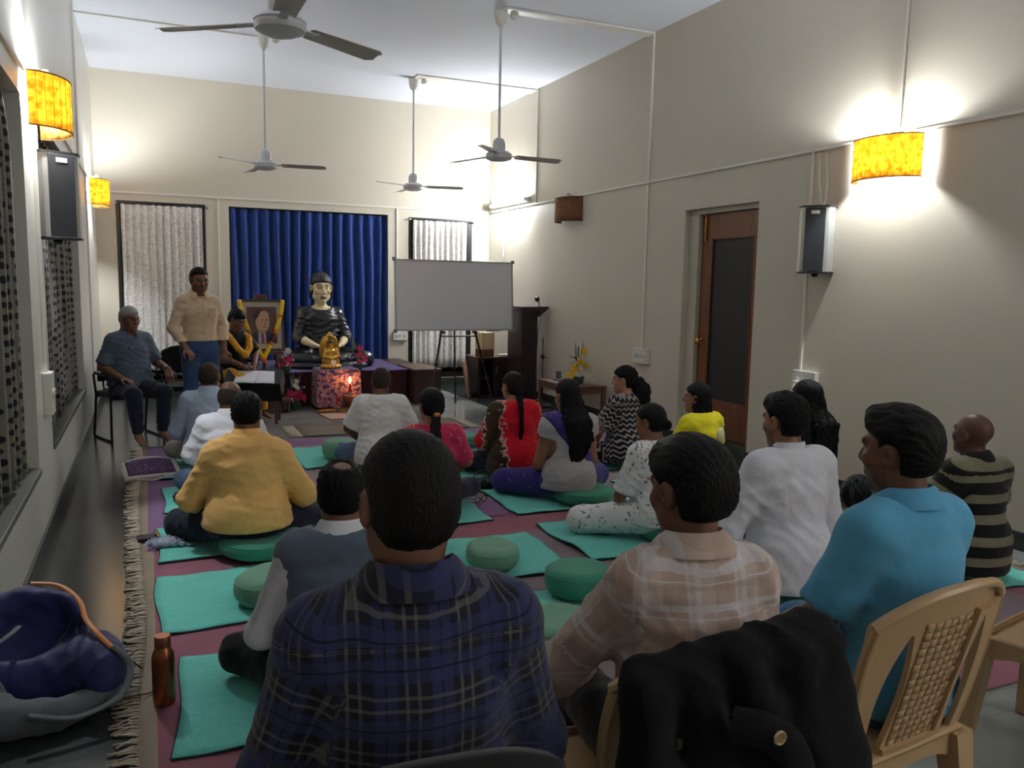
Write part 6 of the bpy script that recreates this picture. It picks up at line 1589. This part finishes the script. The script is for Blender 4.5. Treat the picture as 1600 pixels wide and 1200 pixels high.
p4 = person('young man in a white shirt with rolled sleeves sitting on a cushion', (2.62, 2.76, 0), 4, z0=.165, s=.99, girth=1.08, skin=SK3, hyaw=12, hpitch=4, lean=3, vox=.011, hv=.0048, beard=.45,
    pose=dict(el=(.29, .06, .42), wr=(.17, .28, .28)), shirt=dict(mat=M_white_s, sleeve='rolled', off=.02, fold=.0055, seed=121, kf=(4, 3, 4), collar=dict(stand=True, h=.042), hem=.17, skirt=.015, grow=.02), pants=dict(mat=M_blackt),
    hair=dict(mat=H_black, thick=.016, amp=.003, seed=6, nape=-.07, line=.062, quiff=.7, freq=1.2, temple=-.02))
p5 = person('woman in a black sequinned dress sitting by the wall behind the white shirt', (3.86, 3.94, 0), -2, z0=.12, s=.92, girth=1.0, skin=SK1, hyaw=10, hpitch=6, face_detail='noeyes',
    shirt=dict(mat=M_sequin, sleeve='long', off=.02, fold=.004, seed=131, hem=.05, skirt=.03), pants=dict(mat=M_blackt), hair=dict(mat=H_black, thick=.014, amp=.004, tail='long', line=.058, temple=-.06))
p6 = person('bald man in a black and olive striped polo shirt by the wall', (3.90, 2.80, 0), 2, z0=.075, s=.93, girth=1.12, skin=(88, 57, 44), hyaw=4, hpitch=-6, hv=.0055,
    shirt=dict(mat=M_stripe, sleeve='half', off=.018, fold=.003, seed=141, collar=dict(mat=M_blackc, h=.035), hem=.06, skirt=.02), pants=dict(mat=M_blackt))
# ---- at the front, facing the room
p18 = person('man in a khaki shirt and blue jeans standing and speaking', (.42, 8.02, 0), 170, 'stand', s=.94, girth=.92, skin=(128, 84, 62), hyaw=6, hpitch=10, vox=.012, hv=.0055, hands='fine', beard=.25,
    pose=dict(sh=(.145, -.01, 1.36), elR=(.25, .0, 1.12), wrR=(.17, .17, .93), hdR=(-.35, .6, -.6), elL=(-.23, -.05, 1.12), wrL=(-.21, .06, .90), curlR=.9, curlL=.7),
    shirt=dict(mat=M_khaki, sleeve='long', off=.016, fold=.006, seed=151, collar=dict(h=.036, gap=24), hem=.93, vneck=.03, grow=.01), pants=dict(mat=M_jean, waist=.99), hair=dict(mat=H_black, thick=.008, amp=.003, line=.078))
J = p18['J']
m = MB(); m.lathe([(.150, -.018), (.153, -.018), (.153, .018), (.150, .018)], 28, tuple(J['pelvis']+np.array([0, .0, .035])), sx=1, sy=.78); m.build('belt', M_blackt, p18['body'])
for S, sg in (('R', 1), ('L', -1)):
    a, f = J['an'+S], J['ft'+S]; m = MB(); m.tube([(a[0], a[1]-.035, .045), (a[0], a[1]+.02, .05), ((a[0]+f[0])/2, (a[1]+f[1])/2, .042), (f[0], f[1], .034), (f[0]*1.02, f[1]+.045, .026)], [.036, .045, .046, .044, .022], 14, True, ((0, 0, 1), .75)); m.build('shoe', M_black, p18['body'])
m = MB(); z_ = J['chest'][2]; m.tube([(0, .135, J['neck'][2]-.03), (.004, .168, z_+.06), (0, .172, z_-.02), (-.004, .160, z_-.17)], .004, 6); m.build('placket', M_khaki, p18['body'])
m = MB(); m.box(-.105, -.045, .158, .166, z_-.01, z_+.07, .003); m.build('pocket', M_khaki, p18['body'], False)
p19 = person('grey-haired man with spectacles sitting on a steel chair by the wall', (-.18, 8.34, 0), 158, 'chair', s=.92, girth=1.04, skin=(140, 96, 74), hyaw=16, hpitch=6, vox=.012, hv=.0055, hands='fine',
    pose=dict(sh=(.15, -.01, .995), elR=(.26, -.02, .74), wrR=(.16, .20, .64), hdR=(-.5, .8, -.25), elL=(-.26, .02, .76), wrL=(-.27, .26, .71), hdL=(.1, .7, -.75), kn=(.15, .45, .50), an=(.12, .46, .09), ft=(.14, .62, .03), curlL=.35),
    shirt=dict(mat=M_sprig, sleeve='half', off=.02, fold=.005, seed=161, collar=dict(h=.036, gap=26), vneck=.04, grow=.035, hem=.50), pants=dict(mat=M_navy, off=.014), hair=dict(mat=H_grey, thick=.010, amp=.003, line=.066))
m = MB(); hl = p19['hl']
for sg in (-1, 1):
    P = [hl(.032*sg+.021*math.cos(a), .101, .008+.016*math.sin(a)) for a in [2*PI*i/16 for i in range(17)]]; m.tube(P, .0018, 5, False); m.tube([hl(.053*sg, .098, .014), hl(.078*sg, .06, .016), hl(.083*sg, -.005, .012)], .0016, 5)
m.tube([hl(-.011, .103, .012), hl(.011, .103, .012)], .0016, 5); m.build('spectacles', M_black, p19['body'])
m = MB(); J = p19['J']; a, b = J['elL'], J['wrL']; d_ = (b-a)/np.linalg.norm(b-a); m.tube([b-d_*.028, b-d_*.005], .034, 14, False); m.build('wristwatch', plain('silver_watch', srgb(190, 190, 186), .3, .6), p19['body'])
p20 = person('woman in black with a mustard scarf reading papers at the low table', (.79, 9.30, 0), 150, 'chair', s=.89, girth=1.0, skin=(120, 80, 62), hyaw=14, hpitch=26, lean=10, vox=.012, hv=.0055, hands='fine',
    pose=dict(el=(.27, .14, .78), wr=(.08, .36, .66), hd=(-.75, .6, -.2), kn=(.14, .42, .50), an=(.13, .40, .09)),
    shirt=dict(mat=M_blackc, sleeve='half', off=.018, fold=.005, seed=171, hem=.44, skirt=.03), pants=dict(mat=M_mustard, wide=.03, name='salwar'), hair=dict(mat=H_black, thick=.012, amp=.004, tail='topknot', line=.056, temple=-.03))
J = p20['J']; nk = J['neck']; F = Field(nk-np.array([.22, .2, .36]), nk+np.array([.22, .28, .16]), .009)
for sg, dx in ((1, 0), (-1, .01)):
    F.chain([(nk+np.array([0, -.075, .0]), .03), (nk+np.array([.085*sg, -.02, -.0]), .032), (nk+np.array([.115*sg, .09, -.07]), .034), (nk+np.array([.075*sg, .165, -.18]), .036), (nk+np.array([.0, .185, -.25]), .036)], k=.02)
F.folds(.006, 6, 9, 5, 5); V, Q = F.surface(); np_mesh('scarf', V, Q, M_mustard, p20['body'])
m = MB(); a, b = J['elR'], J['wrR']; d_ = (b-a)/np.linalg.norm(b-a); m.tube([b-d_*.03, b-d_*.018], .031, 12, False); m.build('bangle', MATS['brass'], p20['body'])

# ---- the large statue (same way of shaping)
st = person('large seated statue in a black robe with a cream face on the platform', (2.02, 10.62, .40), 178, 'floor', z0=.03, tf=1.0, s=1.27, girth=1.08, headscale=1.26, skin=(222, 202, 160), hyaw=0, hpitch=4, vox=.014, hv=.0055, hands=True, group=None, face_detail='noeyes', lids=True,
    pose=dict(el=(.25, .05, .30), wr=(.13, .31, .235), hd=(-.95, .15, -.10), kn=(.40, .22, .08), an=(-.10, .36, .09), ft=(-.22, .28, .09), sh=(.165, -.01, .53), ubk=(0, -.01, .54), neck=(0, 0, .60), head=(0, .03, .79)),
    shirt=dict(mat=plain('black_lacquer', srgb(30, 31, 38), .28), sleeve='rolled', cuff=.14, off=.02, fold=.009, seed=181, kf=(1.5, 2, 6), hem=.0, skirt=.04, name='robe', nz=-.035), pants=dict(mat=MATS['black_lacquer'], off=.03, name='robe_lap', fold=.006),
    hair=dict(mat=plain('statue_hair', srgb(26, 27, 32), .5, 0, .3, 60, .5), thick=.008, amp=.002, line=.055, tail='ushnisha', temple=.02, nape=-.06, edge=.02))
sb = st['body']; sb.name = 'seated_statue'; sb['category'] = 'statue'
for sg in (-1, 1):      # long ear lobes
    m = MB(); h_ = st['hl']; m.tube([h_(.084*sg, -.008, .03), h_(.088*sg, -.006, -.01), h_(.087*sg, -.003, -.05), h_(.085*sg, .0, -.085)], [.010*1.4, .018*1.4, .013*1.4, .012*1.4], 10, True, ((1, 0, 0), .6)); m.build('ear', sb.data.materials[0], sb)
# lotus base under the statue
m = MB(); m.lathe([(0, 0), (.60, 0), (.62, .05), (.58, .09), (.5, .10), (0, .10)], 40, (0, .18, -.0), sx=1, sy=.62); o = m.build('pedestal', MATS['black_lacquer'], sb)

# ================================================================== chairs under the people
ch0 = office_chair('black steel armchair under the grey-haired man', (-.20, 8.36, 0), -158); ch0.scale = (.94,)*3
c_ = office_chair('empty black steel armchair between the grey-haired man and the standing man', (.32, 8.80, 0), -168, ch0); c_.scale = (.94,)*3
c_ = office_chair('black steel chair under the woman in black', (.79, 9.34, 0), -150, ch0); c_.scale = (.92,)*3
c_ = office_chair('black steel chair under the man in the dark blue plaid shirt', (.40, 1.27, 0), -6, ch0); c_.scale = (.95,)*3
pc0 = plastic_chair('beige plastic chair with a woven back under the man in the blue polo shirt', (1.62, 1.50, 0), 6); pc0.scale = (.97,)*3
c_ = plastic_chair('beige plastic chair under the man in the beige checked shirt', (1.02, 1.46, 0), -6, pc0); c_.scale = (.95,)*3
c_ = plastic_chair('empty beige plastic chair at the edge of the picture', (2.66, 1.50, 0), 12, pc0); c_.scale = (.97,)*3
# black jacket over the back of the chair
def smooth_path(P, n=24):
    P = [Vector(p) for p in P]; out = []
    for i in range(n+1):
        t_ = i/n*(len(P)-1); k = min(int(t_), len(P)-2); u = t_-k; p0, p1, p2, p3 = P[max(k-1, 0)], P[k], P[k+1], P[min(k+2, len(P)-1)]
        out.append(.5*((2*p1)+(p2-p0)*u+(2*p0-5*p1+4*p2-p3)*u*u+(3*p1-p0-3*p2+p3)*u**3))
    return out
root = empty('jacket', (.985, 1.24, .0), math.radians(-3), 'black jacket with a metal eyelet hung over the back of the plastic chair', 'jacket')
F = Field((-.34, -.24, .20), (.36, .22, .95), .010)
F.chain([((-.19, -.07, .80), .035), ((.0, -.09, .83), .038), ((.20, -.06, .835), .042)], k=.03)
F.chain([((-.20, -.11, .77), .05), ((-.20, -.13, .64), .055), ((-.17, -.13, .56), .05)], k=.05)
F.chain([((.19, -.10, .80), .055), ((.22, -.13, .60), .07), ((.22, -.12, .28), .065)], k=.05); F.chain([((.11, -.12, .80), .05), ((.14, -.15, .6), .055), ((.15, -.13, .28), .05)], k=.05)
F.chain([((-.10, -.12, .78), .045), ((-.08, -.14, .68), .045), ((.04, -.15, .66), .045)], k=.05); F.chain([((0, -.12, .80), .045), ((.03, -.14, .72), .04)], k=.05); F.chain([((-.16, -.12, .60), .04), ((-.05, -.14, .62), .04)], k=.05)
F.folds(.006, 9, 5, 3, 4); V, Q = F.surface(); V = relax(V, Q, 1, .4); np_mesh('shell', V, Q, C('black_jacket', srgb(12, 12, 15), .1, 6, .9, .4, sheen=.02), root)
m = MB(); m.tube(smooth_path([(-.07, -.185, .745), (-.02, -.205, .735), (.03, -.215, .70), (.065, -.215, .62), (.08, -.205, .50), (.075, -.19, .36)]), .034, 12, True, ((0, 1, 0), .45)); m.build('hood_strap', MATS['black_jacket'], root)
m = MB(); m.lathe([(.011+.003*math.cos(t_), .003*math.sin(t_)) for t_ in [2*PI*i/8 for i in range(9)]], 18, (.0, -.228, .73), 'y'); m.build('eyelet', plain('brass_eyelet', srgb(200, 176, 140), .25, .8), root)
m = MB()
for k in range(4): m.box(-.16+.012*k, -.157+.012*k, -.186, -.182, .56, .62)
m.build('printed_label', plain('grey_print', srgb(90, 86, 80), .7), root, False)

# ================================================================== small things on the floor
o = empty('water_bottle', (.005, 2.97, .008), 0, 'copper water bottle standing at the edge of the maroon carpet', 'bottle')
m = MB(); m.lathe([(0, 0), (.033, 0), (.037, .008), (.0385, .03), (.0385, .165), (.036, .185), (.026, .205), (.024, .21), (0, .21)], 28); m.build('body', plain('copper', srgb(150, 88, 60), .32, .9, .12, 8), o)
m = MB(); m.lathe([(0, .21), (.0265, .21), (.0275, .215), (.0275, .245), (.025, .25), (0, .25)], 24); m.build('cap', plain('copper_cap', srgb(164, 104, 78), .4, .8), o)
# navy bag, open, half collapsed
bag = empty('travel_bag', (-.36, 3.12, 0), math.radians(10), 'navy and grey bag with an orange zip lying by the wall', 'bag')
M_bagn = C('navy_nylon', srgb(34, 34, 84), .1, 8, .55, .3); M_bagg = C('grey_canvas', srgb(96, 100, 104), .1, 8, .8, .4); M_bagk = C('black_nylon', srgb(16, 16, 19), .1, 8, .7, .4)
F = Field((-.38, -.38, -.02), (.38, .46, .46), .010)
F.chain([((-.18, .06, .09), .13, .11), ((.06, .05, .09), .14, .11)], k=.08); F.ell((.15, -.02, .11), (.10, .17, .115), k=.07); F.ell((-.10, .20, .17), (.20, .07, .16), k=.06); F.chain([((-.24, .22, .30), .035), ((-.04, .25, .325), .035), ((.08, .20, .30), .03), ((.11, .10, .25), .03)], k=.04)
F.ell((-.06, .09, .27), (.15, .10, .12), k=.03, op='s'); F.folds(.006, 17, 2, 2, 3); F.clip((0, 0, .004), (0, 0, -1)); V, Q = F.surface(); V = relax(V, Q, 2, .5); np_mesh('body', V, Q, M_bagn, bag)
F = Field((-.38, -.38, -.02), (.36, .30, .24), .010); F.chain([((-.24, -.16, .07), .075, .07), ((.0, -.19, .05), .06, .05), ((.18, -.14, .06), .05, .045)], k=.06); F.ell((-.24, -.08, .11), (.11, .08, .10), k=.05); F.folds(.005, 18, 3, 3, 3); F.clip((0, 0, .004), (0, 0, -1)); V, Q = F.surface(); V = relax(V, Q, 2, .5); np_mesh('side_panel', V, Q, M_bagg, bag)
m = MB(); m.tube(smooth_path([(-.03, .27, .362), (.06, .24, .345), (.115, .15, .305), (.125, .06, .265), (.15, -.03, .24), (.19, -.10, .20)]), .010, 8, True, ((0, 0, 1), .6)); m.build('zip', plain('orange_zip', srgb(206, 128, 66), .5), bag)
m = MB(); m.tube(smooth_path([(.19, -.10, .21), (.235, -.15, .15), (.19, -.24, .09), (.05, -.28, .07), (-.08, -.25, .10)]), .013, 8, True, ((0, 0, 1), .5)); m.build('handle', M_bagg, bag)
m = MB(); m.tube(smooth_path([(-.32, .02, .18), (-.20, -.02, .24), (-.12, .02, .27), (-.08, .12, .26)]), .010, 8, True, ((0, 0, 1), .5)); m.build('strap', M_bagg, bag)
m = MB(); m.tube([(.22, .06, .10), (.27, .06, .07), (.31, .075, .02)], .003, 6); m.build('cord', M_black, bag); m = MB(); m.tube([(.20, -.16, .04), (.30, -.12, .012), (.36, -.09, .01)], .003, 6); m.build('cord', M_black, bag)
# white tote bag with violet print
o = empty('tote_bag', (-.03, 6.62, .012), math.radians(8), 'white cloth tote bag with a violet print lying on a teal mat', 'bag')
m = MB(); m.sheet(lambda u, v: (-.20+.40*u, -.15+.30*v, .02+.05*v*math.sin(PI*(.1+.8*u))+.045*v), 14, 10, .03); m.build('body', C('white_canvas', srgb(206, 200, 190), .05, 8, .9, .4), o, True, 0)
m = MB(); m.sheet(lambda u, v: (-.165+.33*u, -.11+.235*v, .024+.05*(.13+.78*v)*math.sin(PI*(.1+.8*(.09+.82*u)))+.045*(.13+.78*v)), 12, 8, .001); m.build('print', spot_mat('violet_bag_print', srgb(84, 50, 96), [(srgb(196, 186, 196), 40, .2)], 0, 0), o, True, 0)
me = o.children[1].data; at_ = me.attributes.new('pat', 'FLOAT_VECTOR', 'POINT'); at_.data.foreach_set('vector', np.array([tuple(v.co) for v in me.vertices], np.float32).ravel())
m = MB(); m.tube([(-.10, -.14, .03), (-.12, -.20, .02), (-.02, -.23, .012), (.08, -.20, .02), (.07, -.14, .03)], .010, 8, True, ((0, 0, 1), .4)); m.build('handle', MATS['white_canvas'], o)
F = Field((-.13, -.12, -.01), (.13, .12, .12), .007); F.ell((0, 0, .03), (.10, .085, .05), k=.01); F.ell((.03, -.02, .02), (.085, .08, .03), k=.02); F.folds(.006, 8, 6, 6, 4); F.clip((0, 0, .003), (0, 0, -1)); V, Q = F.surface(); o = np_mesh('knitted_cap', V, Q, C('dark_grey_knit', srgb(48, 48, 54), .1, 20)); o.location = (.20, 5.74, .016); tag(o, 'crumpled dark grey cap on the mat before the orange-yellow shirt', 'cap')
# wallet, gold watch and crumpled handkerchief by the orange-yellow shirt
m = MB(); m.box(-.06, .06, -.045, .045, 0, .022, .005); o = m.build('wallet', M_black, None, False); o.location = (-.045, 4.96, .009); o.rotation_euler = (0, 0, .1); tag(o, 'black wallet on the edge of the purple carpet', 'wallet')
o = empty('gold_watch', (.0, 4.97, .032), .1, 'gold wristwatch lying on the black wallet', 'watch'); m = MB(); m.lathe([(0, 0), (.017, 0), (.018, .006), (0, .007)], 16); m.build('case', plain('gold_metal', srgb(206, 170, 96), .25, .9), o)
m = MB(); m.sheet(lambda u, v: (-.008+.016*u, -.10+.2*v, .004+.008*math.sin(PI*v)), 2, 12, .002); m.build('strap', MATS['gold_metal'], o, True, 0)
F = Field((-.13, -.13, -.01), (.16, .13, .10), .006); F.ell((0, 0, .025), (.085, .075, .03), k=.01); F.chain([((.03, -.02, .03), .022), ((.13, -.05, .012), .012)], k=.02); F.folds(.013, 4, 8, 8, 6); F.clip((0, 0, .003), (0, 0, -1)); V, Q = F.surface(); o = np_mesh('handkerchief', V, Q, C('blue_grey_cotton', srgb(168, 174, 194), .1, 10)); o.location = (.04, 4.78, .012); tag(o, 'crumpled blue-grey handkerchief on the corner of the teal mat', 'handkerchief')
# black handbag by the violet knee, spectacles on the carpet, dark bag by the right wall
F = Field((-.2, -.14, -.01), (.2, .14, .17), .008); F.chain([((-.09, 0, .05), .06, .045), ((.08, 0, .05), .065, .05)], k=.03); F.folds(.008, 5, 5, 5, 5); F.clip((0, 0, .003), (0, 0, -1)); V, Q = F.surface(); o = np_mesh('handbag', V, Q, plain('black_leather', srgb(18, 18, 20), .35, 0, .2, 30, .3)); o.location = (2.20, 5.38, .006); tag(o, 'small black handbag on the carpet before the violet knee', 'handbag')
m = MB(); m.tube([(-.10, 0, .08), (-.06, .02, .13), (.03, .02, .135), (.09, 0, .09)], .006, 6); m.build('handle', M_black, o)
o = empty('spectacles', (2.04, 5.05, .012), .4, 'black spectacles lying on the purple carpet by the teal mats', 'spectacles'); m = MB()
for sx in (-1, 1): m.tube([(.033*sx+.026*math.cos(a), 0, .022+.02*math.sin(a)) for a in [2*PI*i/14 for i in range(15)]], .003, 5, False)
m.tube([(-.008, 0, .03), (.008, 0, .03)], .0025, 5); m.build('frame', M_black, o)
for sx in (-1, 1): m = MB(); m.tube([(.06*sx, 0, .03), (.065*sx, .07, .022), (.06*sx, .13, .006)], .0025, 5); m.build('temple', M_black, o)
F = Field((-.2, -.2, -.01), (.2, .2, .32), .012); F.ell((0, 0, .11), (.13, .10, .13), k=.02); F.folds(.01, 6, 5, 5, 5); F.clip((0, 0, .004), (0, 0, -1)); V, Q = F.surface(); o = np_mesh('backpack', V, Q, M_bagk); o.location = (4.45, 4.05, 0); tag(o, 'black backpack on the floor against the wall behind the blue polo shirt', 'bag')
m = MB(); m.tube([(-.10, -.06, .20), (-.15, -.09, .12), (-.12, -.10, .03)], .012, 8); m.tube([(-.03, -.08, .23), (0, -.12, .26), (.03, -.08, .23)], .008, 8); m.build('strap', M_bagk, o)
